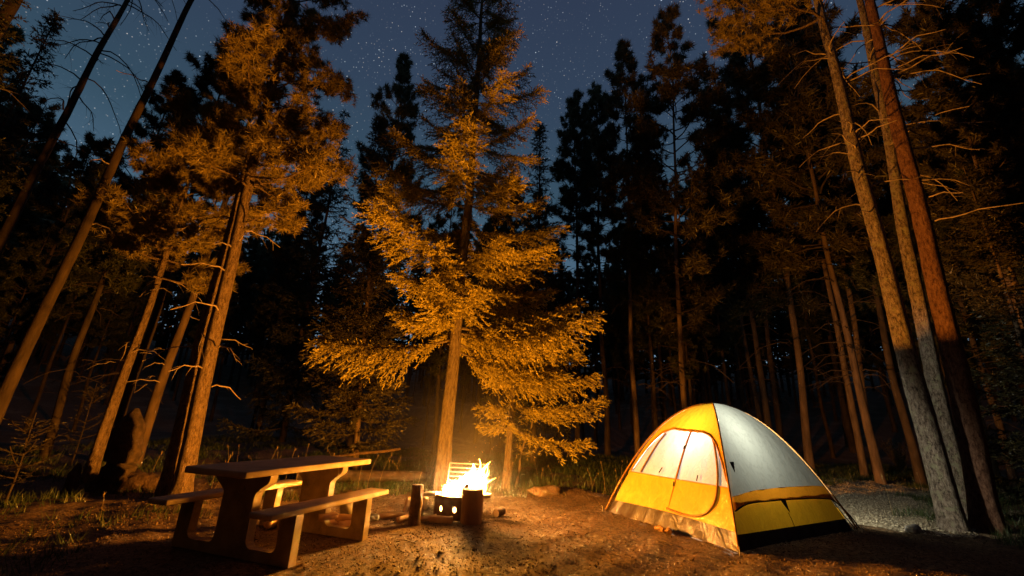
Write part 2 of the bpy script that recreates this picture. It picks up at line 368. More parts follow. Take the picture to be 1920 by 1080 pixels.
def spruce_crown(name, H, z0, rad, nb, leaf, wood, lat=26, step=.055, tw=.085, spk=7, droop=.55, width=.011, gap=0.0, rise0=-.25, rise1=.75, az0=None, whorl=None, min_l=.3, curl=.22):
    mb = MB()
    zs = z0 + (H - z0) * np.sort(rng.random(nb)) ** 1.0
    if whorl:                                                   # boughs in tiers
        nw = int((H - z0) / whorl); per = max(3, round(nb / nw)); tier = np.linspace(0, 1, nw) ** 1.12
        zs = np.repeat(z0 + (H - z0) * tier, per) + rng.normal(0, whorl * .10, nw * per); zs = np.clip(zs, z0, H - .02)
    for i, z in enumerate(zs):
        f = (z - z0) / (H - z0)
        if gap and rng.random() < gap: continue
        az = i * 2.399 + rng.uniform(-.5, .5) if az0 is None else rng.choice(az0)
        L = rad(f, az) * (rng.uniform(.58, 1.16) if nb > 1 else .92)
        if L < .08: continue
        h = V(math.cos(az), math.sin(az), 0); sd = V(-h[1], h[0], 0)
        sl = rise0 * (1 - f) + rise1 * f + (rng.uniform(-.12, .12) if nb > 1 else 0)
        k = 8; t = np.linspace(0, 1, k)
        bend = rng.uniform(-.1, .1) * L
        path = np.array([0, 0, z]) + h * (L * t)[:, None] + sd * (bend * t * t)[:, None] + V(0, 0, 1) * (L * (sl * t + (curl + .1 * rng.random()) * t * t * (1 - f * .6)))[:, None]
        tubes(mb, path, .006 + L * .009 * (1 - t), 4, 0)
        M = max(6, int(lat * L / 1.6)); tt = np.linspace(.12 if L > .5 else .05, .985, M) + rng.uniform(-.01, .01, M)
        pb = np.stack([np.interp(tt, t, path[:, c]) for c in range(3)], 1)
        side = np.where(np.arange(M) % 2, 1., -1.)
        ll = (L * .34 * np.clip(1.05 - tt, 0, 1) ** .55 * np.clip(tt * 2.2, .25, 1) + .07) * rng.uniform(.65, 1.2, M); ll = np.minimum(ll, .62)
        fw = unit(np.gradient(path, axis=0)); fd = np.stack([np.interp(tt, t, fw[:, c]) for c in range(3)], 1)
        ld = unit(fd * .75 + sd * (side * rng.uniform(.35, 1.0, M))[:, None] + V(0, 0, -1) * (rng.uniform(0, 1.1, M) * droop)[:, None])
        kk = 5; u = np.linspace(0, 1, kk)
        lp = pb[:, None, :] + ld[:, None, :] * (ll[:, None] * u)[..., None]
        lp[..., 2] -= (ll[:, None] * u ** 2 * droop * .45)
        tubes(mb, lp, np.broadcast_to(.004 * (1 - u * .7), (M, kk)), 3, 0)
        # twiglets along laterals and along the branch itself
        P, D = [], []
        K = max(3, int(.45 / step)); 
        us = (np.arange(K) + .5) / K
        lpp = np.stack([np.stack([np.interp(us, u, lp[a, :, c]) for c in range(3)], 1) for a in range(M)])  # M,K,3
        keep = (ll[:, None] * np.ones(K)) > 0
        nper = np.clip((ll / step).astype(int), 2, K)
        for a in range(M):
            idx = np.linspace(0, K - 1, nper[a]).astype(int)
            q = lpp[a, idx]; s2 = np.where(np.arange(len(idx)) % 2, 1., -1.)[:, None]
            ldx = ld[a]; per = np.cross(ldx, V(0, 0, 1)); per /= np.linalg.norm(per) + 1e-6
            P.append(q); D.append(ldx * .8 + per * s2 * .75 + V(0, 0, -1) * rng.uniform(-.35, .9 * droop + .1, (len(idx), 1)) + rng.normal(0, .2, (len(idx), 3)))
        P.append(lp[:, -1]); D.append(ld + V(0, 0, -.1))
        nb2 = int(L / step * 1.5); tb = rng.uniform(.2, 1, nb2)
        P.append(np.stack([np.interp(tb, t, path[:, c]) for c in range(3)], 1))
        D.append(fw[np.clip((tb * 7).astype(int), 0, 7)] * .8 + rng.normal(0, .55, (nb2, 3)) + V(0, 0, .15))
        P = np.concatenate(P); D = unit(np.concatenate(D)); n = len(P)
        tl = tw * rng.uniform(.6, 1.25, n)
        pp = np.repeat(P, spk, 0); dd = np.repeat(D, spk, 0); fr = np.tile(np.linspace(0, .85, spk), n)[:, None]
        bs = pp + dd * fr * np.repeat(tl, spk)[:, None]
        dirs = dd * .9 + rng.normal(0, .52, dd.shape)
        spikes(mb, bs, dirs, rng.uniform(.45, .75, len(bs)) * tw * .55, width)
        spikes(mb, P, D, tl, width * 1.5)
    return mb.mesh(name, [wood, leaf])

def pine_crown(name, H, z0, rad, nb, leaf, wood, tuft=.11, spk=26, width=.010, sub=7, tufts=5, rise0=-.05, rise1=.9, gap=0.1, az_bias=None, extra=None):
    mb = MB()
    zs = np.concatenate([z0 + (H - z0) * np.sort(rng.random(nb)) ** .9])
    allP, allD = [], []
    def branch(z, az, L, sl, x0=0., y0=0.):
        h = V(math.cos(az), math.sin(az), 0); sd = V(-h[1], h[0], 0)
        k = 7; t = np.linspace(0, 1, k); wv = rng.uniform(-.15, .15, 2)
        path = V(x0, y0, z) + h * (L * t)[:, None] + sd * (L * (wv[0] * t * t + .06 * np.sin(t * 7 + wv[1] * 20)))[:, None] + V(0, 0, 1) * (L * (sl * t + rng.uniform(.0, .3) * t * t))[:, None]
        tubes(mb, path, .007 + L * .012 * (1 - t), 5, 0)
        ns = max(3, int(sub * (L / 1.4)))
        for a in range(ns):
            ts = rng.uniform(.35, 1); p0 = V(*[np.interp(ts, t, path[:, c]) for c in range(3)])
            l2 = L * rng.uniform(.16, .38) * (1.25 - ts * .6)
            d2 = unit(h * rng.uniform(.4, 1) + sd * rng.choice([-1, 1]) * rng.uniform(.2, 1.1) + V(0, 0, rng.uniform(-.25, .7)))
            u = np.linspace(0, 1, 4)
            sp = p0 + d2 * (l2 * u)[:, None] + V(0, 0, 1) * (l2 * .22 * u * u)[:, None]
            tubes(mb, sp, .005 * (1.2 - u), 3, 0)
            for b in range(tufts):
                if b < 2: q = sp[-1] + rng.normal(0, .03, 3); dd = d2 + V(0, 0, .3) + rng.normal(0, .3, 3)
                else:
                    q = p0 + d2 * l2 * rng.uniform(.45, 1.05) + rng.normal(0, .07, 3) * (.5 + l2); dd = d2 * .6 + V(0, 0, .4) + rng.normal(0, .7, 3)
                allP.append(q); allD.append(dd)
        allP.append(path[-1]); allD.append(h + V(0, 0, .4))
    for i, z in enumerate(zs):
        f = (z - z0) / (H - z0)
        if rng.random() < gap: continue
        az = i * 2.399 + rng.uniform(-.7, .7)
        L = rad(f, az) * rng.uniform(.55, 1.15)
        if L < .12: L = .12
        branch(z, az, L, rise0 * (1 - f) + rise1 * f + rng.uniform(-.15, .2))
    for e in (extra or []): branch(*e)
    P = np.array(allP); D = unit(np.array(allD)); n = len(P)
    sz = rng.uniform(.7, 1.25, n)
    dirs = np.repeat(D, spk, 0) * .55 + unit(rng.standard_normal((n * spk, 3)))
    back = np.repeat(D, spk, 0) * (-rng.uniform(0, .6, (n * spk, 1)) * tuft)
    spikes(mb, np.repeat(P, spk, 0) + back, dirs, np.repeat(sz, spk) * tuft * rng.uniform(.7, 1.1, n * spk), width)
    return mb.mesh(name, [wood, leaf])

def stubs_mesh(name, z0, z1, n, Lr, mat, trunk_r=.1, seedaz=None, twigs=3, down=.1):
    mb = MB()
    for i in range(n):
        z = rng.uniform(z0, z1); az = rng.uniform(0, 6.28) if seedaz is None else rng.normal(rng.choice(seedaz), .5); L = rng.uniform(*Lr)
        dead_limb(mb, z, az, L, trunk_r, twigs, down)
    return mb.mesh(name, [mat])
def dead_limb(mb, z, az, L, trunk_r, twigs=3, down=.1, c=(0, 0), th=.011):
    h = V(math.cos(az), math.sin(az), 0); sd = V(-h[1], h[0], 0)
    k = 8; t = np.linspace(0, 1, k); s0 = rng.uniform(.1, .55); cv = rng.uniform(-.3, .3)
    path = V(c[0], c[1], z) + h * (trunk_r * .7 + L * t)[:, None] + sd * (cv * L * t * t + .03 * L * np.sin(t * 9 + cv * 30))[:, None] + V(0, 0, 1) * (L * (s0 * t - (s0 + down + rng.uniform(0, .45)) * t * t) + .015 * np.sin(t * 14))[:, None]
    tubes(mb, path, th * (1 - t * .75) + .002, 5, 0)
    for _ in range(twigs):
        ts = rng.uniform(.25, .95); p0 = V(*[np.interp(ts, t, path[:, x]) for x in range(3)]); l2 = L * rng.uniform(.12, .4)
        d2 = unit(h * rng.uniform(.2, 1) + sd * rng.uniform(-1.2, 1.2) + V(0, 0, rng.uniform(-.9, .5)))
        u = np.linspace(0, 1, 4)
        tubes(mb, p0 + d2 * (l2 * u)[:, None] + V(0, 0, -1) * (l2 * .3 * u * u)[:, None], .004 * (1.2 - u), 3, 0)

def tree_frame(p1, p2, dist, dist2=None):
    """trunk line through two places seen at pixels p1 and p2; returns base on the ground and rotation"""
    a = at(*p1, dist); b = at(*p2, dist2 or dist); d = b - a; d /= np.linalg.norm(d)
    base = a - d * (a[2] / d[2]); return base, d
def stand(o, base, d, spin=0.):
    o.location = tuple(base)
    q = Vector((0, 0, 1)).rotation_difference(Vector(d)); o.rotation_mode = 'QUATERNION'
    o.rotation_quaternion = q @ Matrix.Rotation(spin, 3, 'Z').to_quaternion()

# ================================================================== SETTING: ground
def ground_h(x, y):
    x = np.asarray(x, float); y = np.asarray(y, float)
    h = .018 * np.sin(x * 1.7 + 1) * np.cos(y * 1.3) + .012 * np.sin(x * 4.1 + y * 2.3) + .008 * np.sin(x * 9.7 - y * 7.9 + 2) + .006 * np.sin(x * 17 + y * 13)
    h += .10 * np.exp(-((x - 1.0) ** 2 / .5 + (y - 8.9) ** 2 / .25))
    h += .12 * np.clip((-x - 4.5) / 3, 0, 1) * np.clip((y - 7) / 3, 0, 1)
    r = np.hypot(x, y); far = np.clip((r - 12) / 20, 0, 1)
    h = h * (1 + far * 3) - .02
    h = h + 11 * np.clip((r - 26) / 45, 0, 1) ** 1.4
    for cx, cy, rr in ((-.63, 6.45, .9), (3.2, 6.8, 2.0), (-2.2, 4.9, 1.3)):   # trodden flat under the ring, the tent and the table
        k = np.clip(np.hypot(x - cx, y - cy) / rr - .6, 0, 1); k = np.clip(k * 2, 0, 1); h = h * k + (-.004) * (1 - k)
    return h
reseed(101)
def sheet():
    mb = MB()
    def coord(lo, hi, fine_lo, fine_hi, fine, coarse):
        a = [fine_lo]; 
        while a[-1] < fine_hi: a.append(a[-1] + fine)
        s = fine
        while a[-1] < hi: s = min(s * 1.25, coarse); a.append(a[-1] + s)
        b = [fine_lo]; s = fine
        while b[-1] > lo: s = min(s * 1.25, coarse); b.append(b[-1] - s)
        return np.array(sorted(set(b[1:] + a)))
    xs = coord(-120, 120, -7, 8, .06, 8); ys = coord(-60, 180, 1.5, 12, .06, 8)
    X, Y = np.meshgrid(xs, ys, indexing='ij'); Z = ground_h(X, Y)
    nz = rng.normal(0, .0025, Z.shape); Z = Z + nz * (np.hypot(X, Y - 6) < 9)
    ni, nj = X.shape; I = np.arange((ni - 1))[:, None] * nj + np.arange(nj - 1)[None]
    mb.add(np.stack([X, Y, Z], -1).reshape(-1, 3), quads=np.stack([I, I + nj, I + nj + 1, I + 1], -1).reshape(-1, 4))
    o = link('ground', mb.mesh('ground', [soil], smooth=True)); tag(o, kind='structure')
sheet()
def clearing(x, y):
    """true on the bare trodden floor"""
    edge = 8.0 + .55 * np.clip(x - 1.2, 0, 9) + .35 * np.sin(x * 1.9) - np.clip(-x - 1, 0, 5) * .35
    left = -3.9 + .35 * np.sin(y * 2.1)
    return (y < edge) & (x > left) & (x < 6.6 + .35 * np.sin(y * 3) + np.clip(y - 7.5, 0, 5) * .9)
reseed(108)
def litter():
    n = 90000
    x = rng.uniform(-5.5, 8.5, n); y = 2.6 + rng.random(n) ** 1.15 * 8.5
    z = ground_h(x, y); s = rng.uniform(.003, .0105, n) * (1 + .8 * (rng.random(n) > .93))
    c = np.stack([x, y, z + s * .35], 1); T = unit(rng.standard_normal((n, 3))); B = unit(np.cross(T, rng.standard_normal((n, 3)))); Nn = np.cross(T, B)
    ln = rng.uniform(.6, 2.3, n)[:, None] * s[:, None]
    v = np.stack([c + T * ln, c - T * ln * .6 + B * s[:, None] * .9, c - T * ln * .6 - B * s[:, None] * .7, c + Nn * s[:, None] * .5], 1).reshape(-1, 3)
    i = np.arange(n)[:, None] * 4
    tr = np.concatenate([i + np.array([[0, 1, 3]]), i + np.array([[1, 2, 3]]), i + np.array([[2, 0, 3]]), i + np.array([[0, 2, 1]])])
    mb = MB(); mb.add(v, tris=tr)
    m_ = noise_mat('wood_chip_litter', [(.3, (.04, .024, .012)), (.5, (.12, .075, .038)), (.7, (.36, .26, .15))], scale=60, bump=0, rough=.75, spec=.25)
    tag(link('ground_litter', mb.mesh('ground_litter', [m_])), 'small wood chips, needles and grit over the trodden ground', 'litter', kind='stuff')
litter()
def gravel_path():
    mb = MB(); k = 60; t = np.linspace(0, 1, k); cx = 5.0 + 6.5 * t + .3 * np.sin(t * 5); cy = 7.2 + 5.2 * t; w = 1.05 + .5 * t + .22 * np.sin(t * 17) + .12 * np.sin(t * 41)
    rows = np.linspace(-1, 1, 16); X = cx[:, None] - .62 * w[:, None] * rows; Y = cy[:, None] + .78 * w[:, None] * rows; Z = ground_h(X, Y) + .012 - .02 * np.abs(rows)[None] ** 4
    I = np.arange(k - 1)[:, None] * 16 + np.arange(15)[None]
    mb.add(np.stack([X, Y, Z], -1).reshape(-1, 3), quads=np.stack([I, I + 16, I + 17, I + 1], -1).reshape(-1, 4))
    gm = noise_mat('lantern_lit_gravel', [(.32, (.12, .09, .055)), (.5, (.38, .32, .21)), (.66, (.68, .60, .42))], scale=34, detail=10, bump=1., bscale=60, bdist=.03)  # gravel lightened in colour to brighten the lantern-lit patch
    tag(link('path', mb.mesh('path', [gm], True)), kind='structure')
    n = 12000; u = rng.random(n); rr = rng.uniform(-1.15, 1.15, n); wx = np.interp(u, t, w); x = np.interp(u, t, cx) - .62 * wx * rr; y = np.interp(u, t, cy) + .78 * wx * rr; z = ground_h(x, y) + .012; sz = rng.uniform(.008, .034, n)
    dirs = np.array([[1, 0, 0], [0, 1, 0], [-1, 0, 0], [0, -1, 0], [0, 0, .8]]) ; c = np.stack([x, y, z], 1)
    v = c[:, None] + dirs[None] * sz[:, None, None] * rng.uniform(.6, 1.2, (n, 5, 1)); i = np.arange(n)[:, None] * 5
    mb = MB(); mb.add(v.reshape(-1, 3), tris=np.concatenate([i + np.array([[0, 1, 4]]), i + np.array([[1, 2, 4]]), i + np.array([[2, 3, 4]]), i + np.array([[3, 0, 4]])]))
    tag(link('gravel', mb.mesh('gravel', [gm])), 'loose gravel, lightened as if lantern-lit, on the path beside the tent', 'gravel', kind='stuff')
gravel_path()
def twigs():
    mb = MB(); n = 700
    for _ in range(n):
        x = rng.uniform(-5, 8); y = rng.uniform(3, 10.5); a = rng.uniform(0, 6.28); L = rng.uniform(.03, .14); z = float(ground_h(x, y)) + .006
        q = V(math.cos(a), math.sin(a), rng.uniform(-.05, .12)) * L; tubes(mb, [V(x, y, z) - q, V(x, y, z + .004) + rng.normal(0, .004, 3), V(x, y, z) + q], [.0022, .0028, .0014], 4, 0)
    tag(link('fallen_twigs', mb.mesh('fallen_twigs', [noise_mat('fallen_twig', [(.3, (.08, .05, .03)), (.7, (.30, .21, .13))], scale=30, bump=0)])), 'thin broken twigs scattered over the clearing', 'twigs', kind='stuff')
twigs()
grass_m = leaf_mat('grass_blades', (.02, .055, .012), (.07, .085, .022), .35)
def grass():
    mb = MB()
    n = 60000; x = rng.uniform(-12, 17, n); y = rng.uniform(3.4, 19, n)
    clump = np.sin(x * 2.3 + np.sin(y * 1.7) * 2) * np.cos(y * 2.1 + np.sin(x * 1.3)) + rng.normal(0, .45, n)
    k = (~clearing(x, y)) & (clump > np.where(x < -2.5, .35, -.25)) & ((x > 0) | (y > 6) | (rng.random(n) < .5)) & (np.hypot(x, y) > 4.3)
    k &= ~((np.abs(x - 3.2) < 1.9) & (np.abs(y - 6.8) < 1.9)) & (np.hypot(x + .6, y - 6.45) > 1.9)
    x, y = x[k], y[k]; n = len(x); z = ground_h(x, y)
    per = 5
    X = np.repeat(x, per) + rng.normal(0, .035, n * per); Y = np.repeat(y, per) + rng.normal(0, .035, n * per); Z = np.repeat(z, per) - .01
    d = np.stack([rng.normal(0, .38, n * per), rng.normal(0, .38, n * per), np.ones(n * per)], 1)
    spikes(mb, np.stack([X, Y, Z], 1), d, rng.uniform(.05, .19, n * per), .006 + .0006 * Y, mat=0)
    tag(link('grass', mb.mesh('grass', [grass_m])), 'tufts of forest grass around the clearing', 'grass', kind='stuff')
    mb = MB(); n = 150
    x = rng.uniform(-6, 11, n); y = rng.uniform(5.2, 11, n); k = (~clearing(x, y)) & ~((np.abs(x - 3.2) < 1.9) & (np.abs(y - 6.8) < 1.9)); x, y = x[k], y[k]
    for a, b in zip(x, y):
        h = rng.uniform(.3, .7); t = np.linspace(0, 1, 5); l = rng.normal(0, .09, 2)
        p = np.stack([a + l[0] * t * t, b + l[1] * t * t, float(ground_h(a, b)) + h * t], 1); tubes(mb, p, .0035 - .002 * t, 3, 0)
        spikes(mb, np.repeat(p[-1:], 8, 0) - rng.random((8, 1)) * V(0, 0, .06), rng.normal(0, .4, (8, 3)) + V(0, 0, 1), .035, .006, mat=0)
    tag(link('seed_grass', mb.mesh('seed_grass', [noise_mat('dry_grass_stalks', [(.3, (.25, .18, .08)), (.7, (.40, .30, .14))], bump=0)])), 'thin dry seed stalks standing in the grass edge', 'grass', kind='stuff')
grass()

reseed(115)
# ================================================================== the big lit trees
# main spruce behind the fire
def main_spruce():
    base, d = tree_frame((828, 922), (903, 20), 8.45)
    t = empty('spruce_tree', label='tall brightly lit spruce with a bare lower trunk right behind the fire', cat='tree'); stand(t, base, d)
    me, path, r = trunk_mesh('spruce_trunk', 15.5, .138, bark_spruce, sides=20, flare=.28, wob=.03, rtop=.06, knots=26); link('trunk', me, t)
    def rad(f, az):
        z = 3.0 + f * 12.5
        base_r = np.interp(z, [2.6, 3.2, 4.2, 5.5, 7, 9, 11, 13, 15.5], [2.1, 2.4, 2.3, 1.95, 1.6, 1.3, .95, .6, .1])
        left = max(0, -math.cos(az))
        return base_r * (1 + .10 * math.sin(az * 2 + 1)) * (1 - .5 * left * (z < 3.9))
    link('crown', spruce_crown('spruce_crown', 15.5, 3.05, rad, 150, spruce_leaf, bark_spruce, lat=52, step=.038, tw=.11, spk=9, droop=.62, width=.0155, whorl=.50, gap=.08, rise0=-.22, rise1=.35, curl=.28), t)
    # low boughs: the long left one, and those hanging on the right
    for (z, az, L, sl) in ((2.8, math.pi + .02, 2.65, -.30), (2.95, .15, 2.5, -.22), (2.75, .45, 2.3, -.35), (2.95, -.35, 2.1, -.25), (2.6, -.08, 2.2, -.45)):
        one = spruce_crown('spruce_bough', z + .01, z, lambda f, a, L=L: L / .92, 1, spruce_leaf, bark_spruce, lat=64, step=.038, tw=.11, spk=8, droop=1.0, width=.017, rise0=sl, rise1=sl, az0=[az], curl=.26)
        link('bough', one, t)
main_spruce()

reseed(122)
def small_spruce():
    base, d = tree_frame((948, 918), (963, 715), 8.9)
    t = empty('young_spruce', label='slim young spruce with drooping lit boughs, right of the fire', cat='tree'); stand(t, base, d)
    me, _, _ = trunk_mesh('young_spruce_trunk', 4.2, .075, bark_spruce, sides=12, flare=.2, wob=.02, rtop=.15); link('trunk', me, t)
    rad = lambda f, az: np.interp(f, [0, .3, .7, 1], [1.15, 1.2, .8, .12]) * (1 + .45 * math.cos(az - .1))
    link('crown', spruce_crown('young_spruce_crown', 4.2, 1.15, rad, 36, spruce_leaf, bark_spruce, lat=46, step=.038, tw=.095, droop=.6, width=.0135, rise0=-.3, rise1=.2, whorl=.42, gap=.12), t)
    t = empty('sapling', label='small crooked sapling with sparse twigs between the young spruce and the tent', cat='sapling')
    t.location = tuple(gp(966, 915)); mb = MB()
    z = np.linspace(0, 1, 9); p = np.stack([.32 * z ** 1.3 + .03 * np.sin(z * 9), .05 * np.sin(z * 6), 1.35 * z], 1)
    tubes(mb, p, .028 - .016 * z, 8, 0, cap=True, rough=.06); link('trunk', mb.mesh('sapling_trunk', [bark_spruce], True), t)
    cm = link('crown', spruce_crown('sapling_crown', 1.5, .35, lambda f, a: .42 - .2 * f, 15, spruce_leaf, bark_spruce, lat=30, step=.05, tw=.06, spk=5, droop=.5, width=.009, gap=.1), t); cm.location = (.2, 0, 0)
small_spruce()

bark_dim = noise_mat('shaded_bark', [(.3, (.02, .013, .009)), (.7, (.06, .04, .024))], scale=11, bump=.6, stretch=(1, 1, .3))  # shade on the far-left trunks put into the bark colour
mid_leaf_dim = leaf_mat('dimmed_needles', (.06, .052, .018), (.12, .095, .03))  # dimmer needle copy, weak light on the crown held in its colour
log_dark = noise_mat('dimmed_log_wood', [(.3, (.02, .014, .01)), (.7, (.07, .045, .03))], scale=12, bump=.9, bdist=.03)  # log colour darkened where the firelight should be weak
def lit_pine(name, label, p1, p2, dist, H, r, z0, rad, nb, spin=0., extra=None, bark=None, stubs=8, tuft=.125, width=.013, spk=26, gap=.04, sub=15, tufts=8, leaf=None, group=None, rise0=-.05):
    base, d = tree_frame(p1, p2, dist)
    t = empty(name, label=label, cat='tree', group=group); stand(t, base, d)
    me, _, _ = trunk_mesh(name + '_trunk', H, r, bark or bark_pine, sides=18, flare=.25, wob=.035, rtop=.12, lumps=.02); link('trunk', me, t)
    if rad is not None:
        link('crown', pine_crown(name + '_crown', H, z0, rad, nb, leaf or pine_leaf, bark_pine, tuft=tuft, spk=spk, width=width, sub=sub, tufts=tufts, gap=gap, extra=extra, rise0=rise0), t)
    if stubs: tag(link('dead_twigs', stubs_mesh(name + '_dead_twigs', max(1.6, z0 * .35), z0 + 1.5, stubs, (.25, .8), dead_wood, r), t), kind='stuff')
    return t
reseed(129)
# a to the camera's left of the fire
lit_pine('pine_tree', 'lit straight pine rising behind the picnic table, right trunk of the close pair', (338, 930), (468, 350), 8.35, 15, .125, 4.3,
         lambda f, az: np.interp(f, [0, .12, .3, .6, 1], [1.0, 1.25, 1.2, 1.35, .4]) * (1 + .18 * math.cos(az - .2)), 95, stubs=10)
lit_pine('pine_tree', 'lit pine leaning against its brighter twin behind the table, left of the pair', (306, 932), (392, 610), 8.75, 9.5, .105, 4.6,
         lambda f, az: np.interp(f, [0, .4, 1], [.9, 1.3, .5]), 34, stubs=5)
lit_pine('pine_tree', 'thin orange lit pine standing in front of the broken grey snag', (165, 903), (276, 560), 10.7, 7.4, .095, 3.7,
         lambda f, az: np.interp(f, [0, .35, 1], [1.0, 1.5, .4]) * (1 + .3 * math.cos(az)), 36, stubs=8)
lit_pine('pine_tree', 'pine with shaded lower trunk between the snag and the close pair of trunks', (250, 880), (378, 490), 12.3, 12.5, .105, 4.9,
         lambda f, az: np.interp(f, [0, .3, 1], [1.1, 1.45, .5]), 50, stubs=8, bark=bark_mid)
# far-left leaning pine whose crown hangs high at the top
lit_pine('pine_tree', 'long leaning bare trunked pine far left with its crown high against the stars', (95, 560), (305, 120), 10.2, 18, .092, 12.2,
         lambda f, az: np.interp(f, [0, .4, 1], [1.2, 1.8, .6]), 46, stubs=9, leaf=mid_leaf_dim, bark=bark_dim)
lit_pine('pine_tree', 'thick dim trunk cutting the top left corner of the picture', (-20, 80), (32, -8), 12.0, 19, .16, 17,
         lambda f, az: 1.0, 10, stubs=3, bark=bark_dim)

reseed(136)
# the three big pines on the right
def dead_limbs_on(t, r, zr, n, azs, Lr, th=.014):
    for i in range(n):
        mb = MB(); z = rng.uniform(*zr)
        dead_limb(mb, z, rng.normal(azs[i % len(azs)], .6), rng.uniform(*Lr), r * (1 - z / 22), twigs=int(rng.integers(1, 5)), down=rng.uniform(-.1, .3), th=th)
        link('dead_branch', mb.mesh('dead_branch', [dead_wood]), t)
t1 = lit_pine('tall_pine', 'mottled pine trunk nearest the tent, left one of the three big right-hand trunks', (1785, 985), (1532, 0), 9.5, 18, .155, 11.0,
              lambda f, az: np.interp(f, [0, .5, 1], [1.2, 1.4, .5]), 24, stubs=0, bark=bark_lich,
              extra=[(9.9, math.pi + .1, 2.3, .05), (9.6, math.pi + .5, 1.9, 0.), (9.9, math.pi - .5, 2.0, .1)])
dead_limbs_on(t1, .17, (4.6, 10.6), 24, [math.pi, math.pi + .7, -1.9, 0, -.8], (.5, 1.35))
t2 = lit_pine('tall_pine', 'slimmer pale lichened pine trunk standing between two thicker right-hand trunks', (1812, 955), (1610, 0), 10.9, 19, .135, 14.5,
              lambda f, az: 1.5 - f, 16, stubs=0, bark=bark_lich)
dead_limbs_on(t2, .15, (5.5, 13.5), 14, [math.pi + .4, -1.4, 0, .5], (.6, 1.5))
t3 = lit_pine('tall_pine', 'reddish pine trunk black at its foot, right one of the three big right-hand trunks', (1850, 982), (1632, 0), 9.86, 18, .165, 13.5,
              lambda f, az: 1.6 - f, 18, stubs=0, bark=bark_mat('red_pine_bark', (.09, .04, .025), (.26, .13, .08), (.38, .21, .13), scale=46))
dead_limbs_on(t3, .18, (4.3, 11.0), 20, [0, -.5, .6, -1.2], (.5, 1.4))

reseed(143)
# ================================================================== the dim trees behind: shared shapes
VAR = []
def make_variants():
    for i in range(6):
        H = 14.; z0 = [5.2, 6.5, 4.2, 7.2, 5.8, 3.4][i]; R = [1.25, 1.0, 1.5, 1.2, 1.05, 1.35][i]
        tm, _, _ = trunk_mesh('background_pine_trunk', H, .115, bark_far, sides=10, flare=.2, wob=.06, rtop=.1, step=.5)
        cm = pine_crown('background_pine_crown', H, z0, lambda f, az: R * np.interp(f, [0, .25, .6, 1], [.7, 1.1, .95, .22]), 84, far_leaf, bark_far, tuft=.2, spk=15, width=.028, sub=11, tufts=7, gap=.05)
        sm = stubs_mesh('background_dead_twigs', 2.0, z0 + 2, 26, (.4, 1.1), bark_far, .13, twigs=2)
        VAR.append((tm, cm, sm, H))
    for i in range(2):
        H = 12.
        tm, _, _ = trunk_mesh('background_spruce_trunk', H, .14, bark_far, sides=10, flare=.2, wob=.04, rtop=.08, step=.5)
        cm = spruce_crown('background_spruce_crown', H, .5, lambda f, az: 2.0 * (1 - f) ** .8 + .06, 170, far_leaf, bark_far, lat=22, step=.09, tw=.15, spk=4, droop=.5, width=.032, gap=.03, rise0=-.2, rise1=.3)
        VAR.append((tm, cm, None, H))
make_variants()
BGN = ['background_pine'] * 6 + ['background_spruce'] * 2
def bg_tree(var, top, dist, label, group=None, widen=1., spin=None, line=None, leaf=None, name=None, cat='tree'):
    tm, cm, sm, H = VAR[var]
    P = at(*top, dist)
    t = empty(name or BGN[var], label=label, cat=cat, group=group)
    d = V(0, 0, 1)
    base = V(P[0], P[1], 0); h = P[2]
    if line is not None:
        base, d = tree_frame(line, top, dist); h = P[2] / d[2]
    s = h / H
    stand(t, base, d, rng.uniform(0, 6.28) if spin is None else spin)
    t.scale = (s * widen, s * widen, s)
    tk = link('trunk', tm, t)
    c = link('crown', cm, t)
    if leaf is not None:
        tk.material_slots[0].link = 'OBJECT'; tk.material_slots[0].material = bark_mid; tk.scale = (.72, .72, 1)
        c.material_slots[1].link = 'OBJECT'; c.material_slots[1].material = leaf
    if sm is not None: tag(link('dead_twigs', sm, t), kind='stuff')
    return t
mid_leaf = leaf_mat('half_lit_needles', (.036, .034, .012), (.075, .062, .022))  # needle copy toned down to look half lit
bg_tree(6, (712, 215), 12.2, 'dim orange tinted spruce with low boughs left of the bright spruce', line=(668, 860), leaf=mid_leaf, widen=.85)
bg_tree(7, (648, 205), 19, 'pointed dark tree against the stars left of the dim orange spruce', widen=.7)
bg_tree(0, (760, 118), 17.5, 'ragged dark pine top just left of the bright spruce top', widen=.85)
bg_tree(4, (598, 262), 21, 'low dark pine top beside the bright left pine crown')
bg_tree(6, (1012, 225), 14.5, 'dark spruce pressed behind the right side of the bright spruce', widen=.7)
bg_tree(1, (1075, 178), 18, 'slender bare stemmed pine, first black top right of the bright spruce', widen=.8)
bg_tree(3, (1117, 165), 19.5, 'slender black pine second right of the bright spruce', widen=.8)
bg_tree(0, (1168, 95), 15.5, 'brownish pine top just left of the tallest black top over the tent', line=(1194, 800), leaf=mid_leaf, widen=.9)
bg_tree(5, (1255, 30), 14.5, 'tall brown tinged pine rising straight behind the tent', line=(1288, 750), leaf=mid_leaf, widen=.95)
bg_tree(2, (1352, 205), 20, 'shorter dark pine right of the tall one behind the tent')
bg_tree(5, (1385, -60), 19, 'dim pine with a long bare trunk right of the tent top', line=(1516, 860), leaf=mid_leaf, widen=.95)
bg_tree(1, (1470, 60), 18, 'left one of two thin dim trunks standing side by side behind the tent', line=(1618, 870), leaf=mid_leaf)
bg_tree(3, (1500, 40), 19, 'right one of two thin dim trunks standing side by side behind the tent', line=(1642, 875), leaf=mid_leaf)
bg_tree(0, (1560, 150), 17, 'bluish trunk in deep shade just left of the big right-hand trunks', line=(1715, 850))
bg_tree(4, (1745, 0), 12.5, 'leaning dim pine trunk beyond the three big trunks, near the right edge', line=(1915, 590), leaf=mid_leaf)
